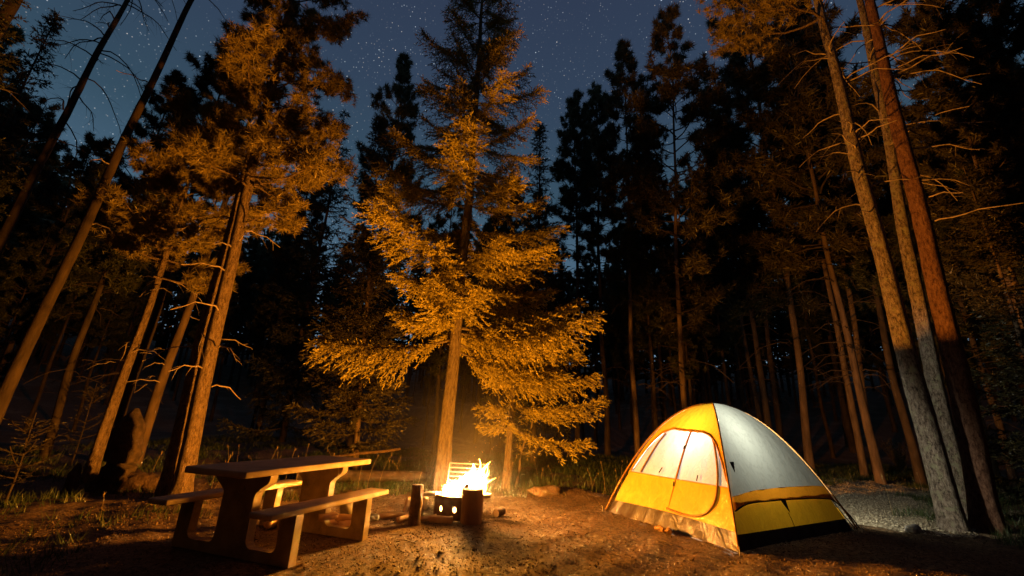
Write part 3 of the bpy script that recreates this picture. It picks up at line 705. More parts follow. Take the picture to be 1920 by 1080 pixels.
bg_tree(2, (1840, -20), 15, 'dark pine at the right edge with sky showing around it', line=(1935, 300))
bg_tree(7, (1800, 300), 12.0, 'dim spruce with layered boughs filling the dark behind the big right-hand trunks', leaf=mid_leaf, widen=1.1)
bg_tree(7, (45, -70), 11.5, 'black full conifer filling the left edge of the sky', widen=.75)
bg_tree(6, (110, 20), 15, 'black conifer beside the bare dead tree at the upper left', widen=.6)
bg_tree(2, (178, 258), 22, 'bushy black pine top between the dead tree and the leaning pine')
bg_tree(5, (95, 425), 20, 'low black pine below the dead tree at the left')
bg_tree(0, (330, 150), 14, 'black pine filling the gap behind the leaning pine')
bg_tree(3, (440, 90), 13.5, 'black pine hidden behind the bright left pine crown')
bg_tree(5, (1690, -80), 15.0, 'tall dark pine behind the middle one of the big right-hand trunks', leaf=mid_leaf)
bg_tree(2, (1450, -40), 16.0, 'dark bushy pine behind the leftmost big right-hand trunk', leaf=mid_leaf)

reseed(150)
# bare dead tree against the sky, upper left
def dead_tree():
    base, d = tree_frame((112, 225), (235, 0), 15)
    t = empty('dead_tree', label='bare dead tree with curling twigs silhouetted on the sky, upper left', cat='tree'); stand(t, base, d)
    me, _, _ = trunk_mesh('dead_tree_trunk', 22, .12, bark_far, sides=10, flare=.1, wob=.05, rtop=.06, step=.3); link('trunk', me, t)
    for i in range(60):
        mb = MB(); z = 7 + 14.5 * rng.random(); f = (z - 7) / 15
        L = rng.uniform(.8, 1.6) * (1.25 - f * .95)
        dead_limb(mb, z, i * 2.4, L, .05, twigs=10, down=rng.uniform(.1, .7), th=.018)
        link('dead_branch', mb.mesh('dead_branch', [bark_far]), t)
dead_tree()

reseed(157)
# the many others, nothing tells them apart
def skyline(px):
    return np.interp(px, [-300, 95, 100, 240, 250, 560, 570, 700, 830, 840, 1035, 1045, 1075, 1200, 1340, 1350, 2300], [0, 40, 330, 330, 200, 200, 380, 400, 400, 200, 260, 430, 330, 260, 300, 60, 0])
n_bg = 0
for i in range(190):
    d = rng.uniform(15.5, 46); px = rng.uniform(-350, 2250)
    y = skyline(px) + rng.uniform(20, 260)
    P = at(px, y, d)
    hh = P[2]
    if d < 22 and (px < 620 or rng.random() < .4): continue
    if hh > 19: hh = rng.uniform(14, 18)
    if hh < 6: continue
    tm, cm, sm, H = VAR[int(rng.integers(0, 6))]; s = hh / H
    gz = float(ground_h(P[0], P[1])); hh = max(6., hh - gz); s = hh / H
    t = empty('forest_pine', (P[0], P[1], gz), 'dark slim pine standing in the black forest behind the clearing', 'tree', 'unlit pines of the forest behind the clearing')
    t.scale = (s * rng.uniform(.8, 1.1),) * 2 + (s,); t.rotation_euler[2] = rng.uniform(0, 6.28); t.rotation_euler[0] = rng.normal(0, .02)
    link('trunk', tm, t); link('crown', cm, t); tag(link('dead_twigs', sm, t), kind='stuff'); n_bg += 1
reseed(164)
# far-off mass closing the view between the trunks
def far_forest():
    mb = MB()
    for i in range(420):
        a = rng.uniform(-1.35, 1.35); r = rng.uniform(44, 62); x, y = r * math.sin(a), r * math.cos(a); h = rng.uniform(9, 17)
        g = float(ground_h(x, y)); tubes(mb, [[x, y, g - 1], [x + rng.normal(0, .3), y, g + h]], [.16, .03], 4, 0)
        n = 260; z = rng.uniform(.12, 1, n) ** .8; rr = 1.7 * (1.05 - z) ** .7 * np.sqrt(rng.random(n)) + .1; az = rng.uniform(0, 6.28, n)
        p = np.stack([x + rr * np.cos(az), y + rr * np.sin(az), g + h * z], 1)
        spikes(mb, p, np.stack([np.cos(az), np.sin(az), rng.uniform(-.5, .5, n)], 1), .9, .3)
    for i in range(330):                                        # unseen rest of the forest behind the camera, added to block skylight
        a = rng.uniform(1.25, 5.03); r = rng.uniform(7.5, 34); x, y = r * math.sin(a), r * math.cos(a) + 1; h = rng.uniform(12, 19)
        if y > 2 and abs(x) < 13: continue
        tubes(mb, [[x, y, -.5], [x + rng.normal(0, .2), y, h]], [.15, .03], 5, 0)
        n = 520; z = rng.uniform(.05, 1, n) ** .8; rr = 2.3 * (1.05 - z) ** .6 * np.sqrt(rng.random(n)) + .1; az = rng.uniform(0, 6.28, n)
        p = np.stack([x + rr * np.cos(az), y + rr * np.sin(az), h * z], 1)
        spikes(mb, p, np.stack([np.cos(az), np.sin(az), rng.uniform(-.5, .5, n)], 1), .9, .42)
    tag(link('forest', mb.mesh('forest', [bark_far, far_leaf])), 'far forest mass seen between the trunks, and unseen trees added behind the camera', 'forest', kind='stuff')
far_forest()

reseed(171)
# small things of the undergrowth
def snag():
    base = gp(205, 918); t = empty('broken_snag', base, 'broken rotten snag right beside the thin orange lit pine', 'snag')
    mb = MB(); k = 16; z = np.linspace(-.1, 1.25, k); r = np.interp(z, [-.1, 0, .5, .95, 1.1, 1.25], [.3, .25, .2, .2, .13, .03])
    p = np.stack([.05 * np.sin(z * 3) + .06 * z, .03 * np.cos(z * 4), z], 1); tubes(mb, p, r, 16, 0, cap=True, rough=.10)
    link('trunk', mb.mesh('snag', [log_dark], True), t)
    mb = MB()
    for i in range(9):
        a = rng.uniform(0, 6.28); z0 = rng.uniform(.4, .9); r0 = .2
        q = V(math.cos(a), math.sin(a), 0); tubes(mb, [q * r0 + V(0, 0, z0), q * (r0 + .05) + V(0, 0, z0 - .3)], [.014, .006], 4, 0)
    tag(link('bark_splinters', mb.mesh('splinters', [log_dark]), t), kind='stuff')
    base = gp(128, 925); mb = MB(); z = np.linspace(-.05, .42, 7); tubes(mb, np.stack([.04 * z, 0 * z, z], 1), np.interp(z, [-.05, .3, .42], [.1, .075, .02]), 10, 0, cap=True, rough=.12)
    o = link('rotten_stub', mb.mesh('rotten_stub', [log_dark], True)); o.location = tuple(base); tag(o, 'small dim rotten stub left of the broken snag', 'stub')
snag()
def saplings():
    for (b, h, lab) in (((130, 880), 1.75, 'faint bare little fir in the dark left of the broken snag'), ((8, 945), 1.15, 'faint little fir at the very left edge of the grass')):
        t = empty('fir_sapling', gp(*b), lab, 'sapling'); mb = MB(); z = np.linspace(0, 1, 6)
        tubes(mb, np.stack([0 * z, .02 * np.sin(5 * z), h * z], 1), .016 - .011 * z, 6, 0); link('trunk', mb.mesh('fir_stem', [bark_far], True), t)
        link('crown', spruce_crown('fir_sapling_crown', h, h * .15, lambda f, a: .5 * (1 - f) + .07, 22, mid_leaf, bark_far, lat=18, step=.08, tw=.05, spk=5, droop=.2, width=.007, rise0=.1, rise1=.7), t)
    t = empty('bush', gp(1692, 888), 'low dim twiggy bush in the grass left of the big mottled trunk', 'bush'); mb = MB(); P = []; D = []
    for i in range(46):
        a = rng.uniform(0, 6.28); l = rng.uniform(.5, 1.25); u = np.linspace(0, 1, 6); sp = rng.uniform(.1, .6)
        p = np.stack([math.cos(a) * sp * l * u, math.sin(a) * sp * l * u, l * u], 1); tubes(mb, p, .007 - .005 * u, 4, 0)
        for q in range(14):
            x = rng.uniform(.3, 1); P.append(V(math.cos(a) * sp * l * x, math.sin(a) * sp * l * x, l * x)); D.append(rng.normal(0, 1, 3) + V(0, 0, .8))
    spikes(mb, np.repeat(P, 3, 0), np.repeat(D, 3, 0) + rng.normal(0, .4, (len(P) * 3, 3)), .07, .014)
    link('foliage', mb.mesh('bush_foliage', [bark_far, mid_leaf]), t)
saplings()
def fallen(name, label, a, b, r, mat=log_bark, cat='log'):
    a = np.array(a, float); b = np.array(b, float); k = 14; t = np.linspace(0, 1, k)[:, None]
    p = a * (1 - t) + b * t + np.concatenate([rng.normal(0, .012, (k, 2)), rng.normal(0, .006, (k, 1))], 1) * 1.0
    mb = MB(); tubes(mb, p - a, np.linspace(r, r * .8, k), 12, 0, cap=True, rough=.05); o = link(name, mb.mesh(name, [mat], True)); o.location = tuple(a); return tag(o, label, cat)
fallen('leaning_log', 'slim fallen trunk leaning up behind the picnic table top', gp(420, 880, .05), at(752, 842, 10.6), .036)
fallen('fallen_log', 'dim reddish log lying behind the table, under the dim spruce', gp(560, 893, .12), gp(800, 893, .12), .12, log_dark)
fallen('fallen_log', 'dim log lying on the bank between the snag and the two lit trunks', gp(215, 903, .12), gp(330, 905, .12), .15)
fallen('fallen_branch', 'thin fallen branch lying in the grass left of the lit pair of trunks', gp(232, 915, .03), gp(312, 907, .03), .03, dead_wood, 'branch')

reseed(178)
# ================================================================== picnic table
def picnic_table():
    yaw = .351; c, s = math.cos(yaw), math.sin(yaw)
    t = empty('picnic_table', (-2.611, 4.103, 0), 'cast picnic table with curved legs and two benches left of the fire', 'picnic table')
    m_ = Matrix(((s, c, 0), (c, -s, 0), (0, 0, 1))).to_4x4()
    # local axes: x along the length, y across (+ towards the fire side), z up -> mirrored basis, so flip y
    t.rotation_euler = (0, math.radians(-.6 * 0), math.atan2(c, s))
    # after rotation local x = (s,c), local y = (-c, s); fire side is -y
    def slab(name, x0, x1, y0, y1, z0, z1, mat=top_mat, bw=.012):
        mb = MB(); box(mb, (x0, y0, z0), (x1, y1, z1)); o = link(name, mb.mesh(name, [mat]), t); return bevel(o, bw)
    slab('tabletop', 0, 1.72, -.385, .385, .70, .76)
    slab('bench_seat', 0, 1.61, -.77, -.51, .41, .46)
    slab('bench_seat', 0, 1.61, .51, .77, .41, .46)
    def arc(cx, cy, r, a0, a1, n=6): return [(cx + r * math.cos(math.radians(a)), cy + r * math.sin(math.radians(a))) for a in np.linspace(a0, a1, n)]
    half = [(.355, .70), (.352, .665)] + arc(.30, .662, .05, 0, -55, 4)[1:] + [(.255, .575)] + arc(.26, .50, .06, 110, 180, 5) + [(.20, .16)] + arc(.27, .16, .07, 180, 270, 6) + [(.50, .09)] + arc(.50, .15, .06, 270, 360, 5) + [(.55, .41), (.735, .41), (.735, 0.), (.42, 0.)]
    prof = half + [(-y, z) for y, z in reversed(half)]
    for x0 in (.30, 1.27):
        import bmesh
        bm = bmesh.new(); vs = [bm.verts.new((x0, y, z)) for y, z in prof]; f = bm.faces.new(vs)
        r = bmesh.ops.extrude_face_region(bm, geom=[f]); bmesh.ops.translate(bm, verts=[v for v in r['geom'] if isinstance(v, bmesh.types.BMVert)], vec=(.085, 0, 0))
        bmesh.ops.recalc_face_normals(bm, faces=bm.faces); bmesh.ops.triangulate(bm, faces=[f for f in bm.faces if len(f.verts) > 4])
        me = bpy.data.meshes.new('leg_frame'); bm.to_mesh(me); bm.free(); me.materials.append(concrete); bevel(link('leg_frame', me, t), .008)
    # site number moulded in the near leg
    for body, zz, sz in (('D', .56, .085), ('49', .44, .085)):
        cu = bpy.data.curves.new('txt', 'FONT'); cu.body = body; cu.size = sz; cu.extrude = .002; cu.align_x = 'CENTER'
        tmp = bpy.data.objects.new('txt', cu); C.objects.link(tmp); dg = bpy.context.evaluated_depsgraph_get(); me = bpy.data.meshes.new_from_object(tmp.evaluated_get(dg)); bpy.data.objects.remove(tmp)
        me.materials.clear(); me.materials.append(top_mat)
        o = link('lettering', me, t); o.rotation_euler = (math.pi / 2, 0, -math.pi / 2); o.location = (.297, -.02, zz - .03)
    # bolts under the top and a hanging chain
    mb = MB(); a = np.linspace(0, 1, 10); tubes(mb, np.stack([1.25 + 0 * a, -.30 - .02 * np.sin(a * 3.1), .70 - .10 * np.sin(a * math.pi / 2) - .0 * a], 1), [.005] * 10, 5, 0); link('hanging_chain', mb.mesh('chain', [grate_m], True), t)
picnic_table()

# ================================================================== fire ring and what stands round it
RC = V(-.63, 6.45, 0)
def fire_ring():
    t = empty('fire_ring', RC, 'round steel campfire ring with air holes and side flanges', 'fire ring')
    R, Hh = .33, .27; n = 20; mb = MB()
    for i in range(n):
        a0 = 2 * math.pi * i / n + math.radians(231 - 9.); a1 = a0 + 2 * math.pi / n; ac = (a0 + a1) / 2
        w = 2 * R * math.tan(math.pi / n); hole = (i % 2 == 0)
        T = V(-math.sin(ac), math.cos(ac), 0); Cc = V(math.cos(ac), math.sin(ac), 0) * R; Z = V(0, 0, 1)
        outer = []; inner = []
        for k in range(16):
            th = 2 * math.pi * k / 16; cx, cz = math.cos(th), math.sin(th); m_ = max(abs(cx), abs(cz))
            outer.append((cx / m_ * w / 2, Hh / 2 + cz / m_ * Hh / 2)); inner.append((cx * .027, .128 + cz * .036))
        for off in (0, -.006):
            vo = [Cc + Cc / R * off + T * p[0] + Z * p[1] for p in outer]; vi = [Cc + Cc / R * off + T * p[0] + Z * p[1] for p in inner]
            if hole: mb.add(vo + vi, quads=[(k, (k + 1) % 16, 16 + (k + 1) % 16, 16 + k) for k in range(16)])
            else: mb.add(vo + [Cc + Cc / R * off + Z * .13], tris=[(k, (k + 1) % 16, 16) for k in range(16)])
    link('ring_wall', mb.mesh('ring_wall', [steel]), t)
    mb = MB(); a = np.linspace(0, 2 * math.pi, 33); tubes(mb, np.stack([R * np.cos(a), R * np.sin(a), 0 * a + Hh], 1), [.011] * 33, 6, 0); link('rim', mb.mesh('rim', [steel], True), t)
    for x0, x1 in ((-.46, -.30), (.30, .44)):
        mb = MB(); box(mb, (x0, -.20, .262), (x1, -.04, .302)); bevel(link('side_flange', mb.mesh('side_flange', [grate_m]), t), .004)
    mb = MB(); z = rng.uniform(.06, .17, 260); r = .29 * np.sqrt(rng.random(260)); a = rng.uniform(0, 6.28, 260)
    for i in range(170):
        c = V(r[i] * math.cos(a[i]), r[i] * math.sin(a[i]), z[i]); d = unit(rng.standard_normal(3)) * rng.uniform(.02, .05); tubes(mb, [c - d, c, c + d], [.012, .024, .012], 5, 0)
    tag(link('coal_bed', mb.mesh('coal_bed', [coals]), t), kind='stuff')
fire_ring()
def grate():
    t = empty('grill_grate', RC + V(-.10, .12, .30), 'barred grill grate tilted up at the back of the fire', 'grate')
    t.rotation_euler = (math.radians(-14), 0, math.radians(-6))
    W, Hh = .52, .36
    mb = MB(); tubes(mb, V([-.1, 0, 0], [-.1, 0, Hh], [-.1 + W, 0, Hh], [-.1 + W, 0, 0], [-.1, 0, 0]) if False else np.array([[-.1, 0, 0], [-.1, 0, Hh]]), [.008, .008], 6, 0)
    tubes(mb, np.array([[-.1, 0, Hh], [-.1 + W, 0, Hh]]), [.008, .008], 6, 0); tubes(mb, np.array([[-.1 + W, 0, Hh], [-.1 + W, 0, 0]]), [.008, .008], 6, 0)
    link('frame', mb.mesh('frame', [grate_m], True), t)
    mb = MB(); tubes(mb, np.array([[-.1, 0, 0], [-.1 + W, 0, 0]]), [.0065, .0065], 6, 0); bm_ = mb.mesh('bar', [grate_m], True)
    for i in range(6): link('bar', bm_, t, (0, 0, .01 + i * .058))
grate()
def flame_blob(name, c, h, r, lean, mat, parent, seed=0, twist=1.):
    k = 14; u = np.linspace(0, 1, k); w = r * np.interp(u, [0, .12, .32, .65, 1], [.35, .85, 1, .5, .0]) * (1 + .15 * np.sin(u * 11 + seed))
    p = np.stack([lean[0] * u ** 1.5 + .03 * np.sin(u * 7 + seed) * u * twist, lean[1] * u ** 1.5 + .03 * np.cos(u * 6 + seed * 2) * u * twist, h * u], 1) + c
    mb = MB(); tubes(mb, p, np.maximum(w, .001), 10, 0, cap=True, rough=.06); link(name, mb.mesh(name, [mat], True), parent)
reseed(185)
def fire():
    t = empty('campfire', RC + V(0, 0, .14), 'blazing yellow white campfire burning in the steel ring', 'campfire')
    for i in range(10):
        a = rng.uniform(0, 6.28); r = .17 * math.sqrt(rng.random()); x = r * math.cos(a); flame_blob('flame_core', V(x, r * math.sin(a) - .01, .05), rng.uniform(.20, .32) + 1.0 * max(x + .06, 0), rng.uniform(.09, .13), (rng.uniform(.02, .14), 0), flame_core_m, t, i)
    for i in range(46):
        a = rng.uniform(0, 6.28); r = .27 * math.sqrt(rng.random()); x = r * math.cos(a)
        flame_blob('flame', V(x, r * math.sin(a), .04), rng.uniform(.14, .30) * (1 + 1.1 * max(x, 0) / .27), rng.uniform(.02, .055), (rng.uniform(-.02, .26), rng.uniform(-.06, .06)), flame_m, t, i * 1.7, 1.6)
    for i in range(5):
        a = i * 1.3; mb = MB(); d = V(math.cos(a), math.sin(a), .25 + .1 * i % 2) * .26
        tubes(mb, [-d + V(0, 0, .1), V(0, 0, .1), d + V(0, 0, .1)], [.04, .045, .035], 10, 0, cap=True, rough=.06); link('burning_log', mb.mesh('burning_log', [coals if i % 2 else log_bark], True), t)
fire()
def sparks():
    mb = MB()
    for i in range(60):
        u = rng.random() ** 1.3; c = RC + V(.15 + .55 * u + rng.normal(0, .10), rng.normal(0, .12), .55 + .85 * u + rng.normal(0, .05))
        d = unit(rng.normal(0, 1, 3) + V(.6, 0, 1)) * rng.uniform(.004, .012); tubes(mb, [c - d, c, c + d], [.0006, .0022, .0006], 4, 0)
    tag(link('sparks', mb.mesh('sparks', [ember])), 'tiny glowing sparks drifting up right of the fire', 'sparks', kind='stuff')
sparks()
def log_obj(name, label, cat, loc, r, h, bark, top=None, sides=22, rot=None, rough=.03, taper=.96):
    t = empty(name, loc, label, cat)
    mb = MB(); z = np.linspace(0, h, 8); tubes(mb, np.stack([0 * z, 0 * z, z], 1), r * np.linspace(1, taper, 8), sides, 0, cap=False, rough=rough); link('bark', mb.mesh('bark', [bark], True), t)
    for zz in (.002, h - .002):
        mb = MB(); a = np.arange(sides) * 2 * math.pi / sides; mb.add(np.vstack([[0, 0, zz + (.004 if zz > .01 else -.004)], np.stack([r * .97 * np.cos(a), r * .97 * np.sin(a), 0 * a + zz], 1)]), tris=[(0, 1 + i, 1 + (i + 1) % sides) for i in range(sides)])
        link('cut_face', mb.mesh('cut_face', [top or wood_cut]), t)
    if rot is not None: t.rotation_mode = 'QUATERNION'; t.rotation_quaternion = Vector((0, 0, 1)).rotation_difference(Vector(rot))
    return t
log_obj('chopping_stump', 'thick upright chopping stump in front of the fire ring', 'stump', (-.42, 6.09, -.01), .140, .405, stump_m)
log_obj('upright_log', 'tall dark log standing on end between the picnic table and the fire', 'log', (-1.11, 5.88, -.01), .073, .46, log_bark, rough=.06)
mb = MB(); box(mb, (-.145, -.05, 0), (.145, .05, .07)); o = bevel(link('wood_block', mb.mesh('wood_block', [wood_cut])), .006); o.location = (-.80, 6.04, -.004); o.rotation_euler[2] = -.08; tag(o, 'flat squared wood block lying in front of the fire ring', 'block')
log_obj('firewood_log', 'short round log lying on the ground right of the fire', 'log', (-.02, 6.60, .05), .052, .19, log_bark, rot=(-.45, -.86, 0))
def split_piece(label, a, b, w, roll=0., name='split_log'):
    a = np.array(a, float); b = np.array(b, float); L = np.linalg.norm(b - a); d = (b - a) / L
    mb = MB(); k = 6; zz = np.linspace(0, L, k); sec = [(-w * .5, -w * .3), (w * .5, -w * .35), (w * .32, w * .32), (-w * .25, w * .42)]
    v = []; 
    for z in zz: v += [(x + rng.normal(0, w * .03), y + rng.normal(0, w * .03), z) for x, y in sec]
    q = [(i * 4 + j, i * 4 + (j + 1) % 4, i * 4 + 4 + (j + 1) % 4, i * 4 + 4 + j) for i in range(k - 1) for j in range(4)] + [(3, 2, 1, 0), (k * 4 - 4, k * 4 - 3, k * 4 - 2, k * 4 - 1)]
    mb.add(v, quads=q); o = link(name, mb.mesh(name, [wood_cut])); o.location = tuple(a); o.rotation_mode = 'QUATERNION'
    o.rotation_quaternion = Vector((0, 0, 1)).rotation_difference(Vector(d)) @ Matrix.Rotation(roll, 3, 'Z').to_quaternion(); return tag(o, label, 'firewood')
split_piece('long pale split log pointing away from the standing log, bright at one side', gp(712, 968, .04), gp(775, 962, .05), .055, .3)
split_piece('short split log end wedged against the foot of the standing log', gp(745, 974, .04), gp(772, 966, .06), .07, 1.0)
split_piece('split log propped upright behind the standing log by the fire', gp(757, 965, .02), gp(763, 962, .02) + V(0, 0, .20), .06, .5)
split_piece('bright split log between the standing log and the wood block', gp(790, 974, .03), gp(818, 969, .04), .06, .2)
split_piece('pale upright wood chunk in the grass behind the standing log', gp(792, 955, 0), gp(794, 955, 0) + V(.02, 0, .17), .10, .2)
# firewood heap seen under the table between its legs
for a, b, w, lab in (((601, 972, .19), (631, 966, .19), .085, 'squared split log lying on top of the firewood heap seen under the bench'),
                     ((628, 972, .13), (672, 972, .12), .09, 'wide split log on the right of the firewood heap behind the bench'),
                     ((610, 986, .08), (628, 980, .09), .09, 'short tilted split log in the middle of the firewood heap'),
                     ((622, 983, .07), (634, 990, .05), .085, 'dark ended split log facing out of the firewood heap'),
                     ((612, 995, .03), (668, 990, .04), .08, 'long bottom split log of the firewood heap'),
                     ((634, 988, .07), (672, 984, .07), .10, 'flat broad split log low right in the firewood heap'),
                     ((590, 984, .07), (604, 994, .02), .08, 'left end split log of the firewood heap'),
                     ((500, 985, .05), (515, 980, .05), .11, 'single log lying under the picnic table')):
    split_piece(lab, gp(a[0], a[1], a[2]), gp(b[0], b[1], b[2]), w, rng.uniform(-.4, .4))
def rock(loc, s, label, seed):
    r_ = np.random.default_rng(seed); import bmesh
    bm = bmesh.new(); bmesh.ops.create_icosphere(bm, subdivisions=3, radius=1)
    for v in bm.verts:
        p = v.co; k = 1 + .22 * math.sin(p.x * 3 + seed) * math.cos(p.y * 2.5 + seed) + .10 * math.sin(p.z * 6 + p.x * 5); v.co = Vector((p.x * s[0] * k, p.y * s[1] * k, p.z * s[2] * k))
    me = bpy.data.meshes.new('stone'); bm.to_mesh(me); bm.free(); me.materials.append(rock_m); me.polygons.foreach_set('use_smooth', [True] * len(me.polygons))
    if not s[0] < .2: me.materials.clear(); me.materials.append(soil)
    o = link('stone', me); o.location = (loc[0], loc[1], loc[2] + s[2] * .35); tag(o, label, 'stone')
rock(gp(1713, 998), (.10, .08, .07), 'round stone lying in the shade between the tent and the right trunks', 3)
rock(gp(1725, 994) + V(.02, .05, 0), (.04, .035, .025), 'tiny pale stone beside the round stone right of the tent', 5)
rock(gp(650, 962, .0), (.11, .08, .17), 'pale pointed stone sticking up behind the firewood heap', 7)
rock(gp(700, 975, .0), (.07, .05, .045), 'small brown stone beyond the right end of the bench', 9)
rock(gp(1020, 925, .03), (.28, .14, .10), 'low earth mound at the grass edge between the young spruce and the tent', 12)  # mound of earth, shaped from the stone form
# worn gloves lying by the tent
def gloves():
    for b, yaw, lab in (((1240, 996), .2, 'left one of two worn leather work gloves lying by the tent groundsheet'), ((1255, 1000), -.3, 'right one of two worn leather work gloves lying by the tent groundsheet')):
        t = empty('work_glove', gp(*b) + V(0, 0, .015), lab, 'glove'); t.rotation_euler[2] = yaw; mb = MB()
        tubes(mb, [[0, -.07, 0.01], [0, -.03, .012], [0, .0, .014], [0, .05, .012]], [.028, .03, .036, .034], 10, 0, cap=True); 
        for i, (x, l) in enumerate(((-.028, .055), (-.010, .07), (.010, .068), (.028, .05))): tubes(mb, [[x, .03, .012], [x * 1.2, .05 + l * .5, .016], [x * 1.3, .05 + l, .008]], [.011, .011, .007], 7, 0, cap=True)
        tubes(mb, [[-.03, -.01, .01], [-.06, .02, .01], [-.065, .05, .006]], [.012, .011, .007], 7, 0, cap=True)
        link('leather', mb.mesh('glove', [zip_f], True), t)
gloves()

reseed(192)
# ================================================================== tent
TF, TL, TR = V(2.57, 5.18), V(1.59, 7.18), V(4.88, 6.47); TB = TL + TR - TF; TC = (TL + TR) / 2; TH = 1.62
def surf(a, b, s, q, off=0., k=.975, bulge=.0):
    s = np.asarray(s, float); q = np.asarray(q, float); d = 1 - q
    p = TC + ((a - TC) * (1 - s)[..., None] + (b - TC) * s[..., None]) * (d * k)[..., None]
    n2 = (a + b) / 2 - TC; n2 = n2 / np.linalg.norm(n2); tilt = 2 * TH * d
    z = TH * (1 - d * d)
    out = off + bulge * 4 * s * (1 - s)
    hl = np.sqrt(1 + 0 * d); L_ = np.linalg.norm((a + b) / 2 - TC)
    nz = L_ / np.sqrt(L_ ** 2 + tilt ** 2); nh = tilt / np.sqrt(L_ ** 2 + tilt ** 2)
    p = p + n2 * (out * nh)[..., None]; z = z + out * nz
    return np.concatenate([p, z[..., None]], -1)
def panel(name, a, b, q0, q1, mat, parent, off=0., s0=0., s1=1., ns=48, nq=26, k=.975, wrinkle=.004, bulge=0.):
    s = np.linspace(s0, s1, ns); lo = np.array([q0(x) if callable(q0) else q0 for x in s]); hi = np.array([q1(x) if callable(q1) else q1 for x in s])
    u = np.linspace(0, 1, nq); Q = lo[:, None] + (hi - lo)[:, None] * u[None]; Sg = np.repeat(s[:, None], nq, 1)
    ph = rng.uniform(0, 6, 3)
    wv = wrinkle * (np.sin(Sg * 31 + Q * 9 + ph[0]) * np.sin(Q * 17 + Sg * 6 + ph[1]) + .5 * np.sin(Sg * 60 - Q * 25 + ph[2]))
    p = surf(a, b, Sg, Q, off + wv, k, bulge)
    I = np.arange(ns - 1)[:, None] * nq + np.arange(nq - 1)[None]
    mb = MB(); mb.add(p.reshape(-1, 3), quads=np.stack([I, I + nq, I + nq + 1, I + 1], -1).reshape(-1, 4))
    return link(name, mb.mesh(name, [mat], True), parent)
def interp(xs, ys): return lambda x: float(np.interp(x, xs, ys))
def strip(name, pts, a, b, w, mat, parent, off=.012, smooth=6):
    """flat tape following (s,q) points on a face"""
    pts = np.array(pts, float); t = np.arange(len(pts)); tt = np.linspace(0, len(pts) - 1, (len(pts) - 1) * smooth + 1)
    sp = np.stack([np.interp(tt, t, pts[:, 0]), np.interp(tt, t, pts[:, 1])], 1)
    for _ in range(3): sp[1:-1] = (sp[:-2] + sp[1:-1] * 2 + sp[2:]) / 4
    P = surf(a, b, sp[:, 0], sp[:, 1], np.full(len(sp), off)); mb = MB()
    tubes(mb, P, np.full(len(P), w), 6, 0, cap=True); return link(name, mb.mesh(name, [mat], True), parent)
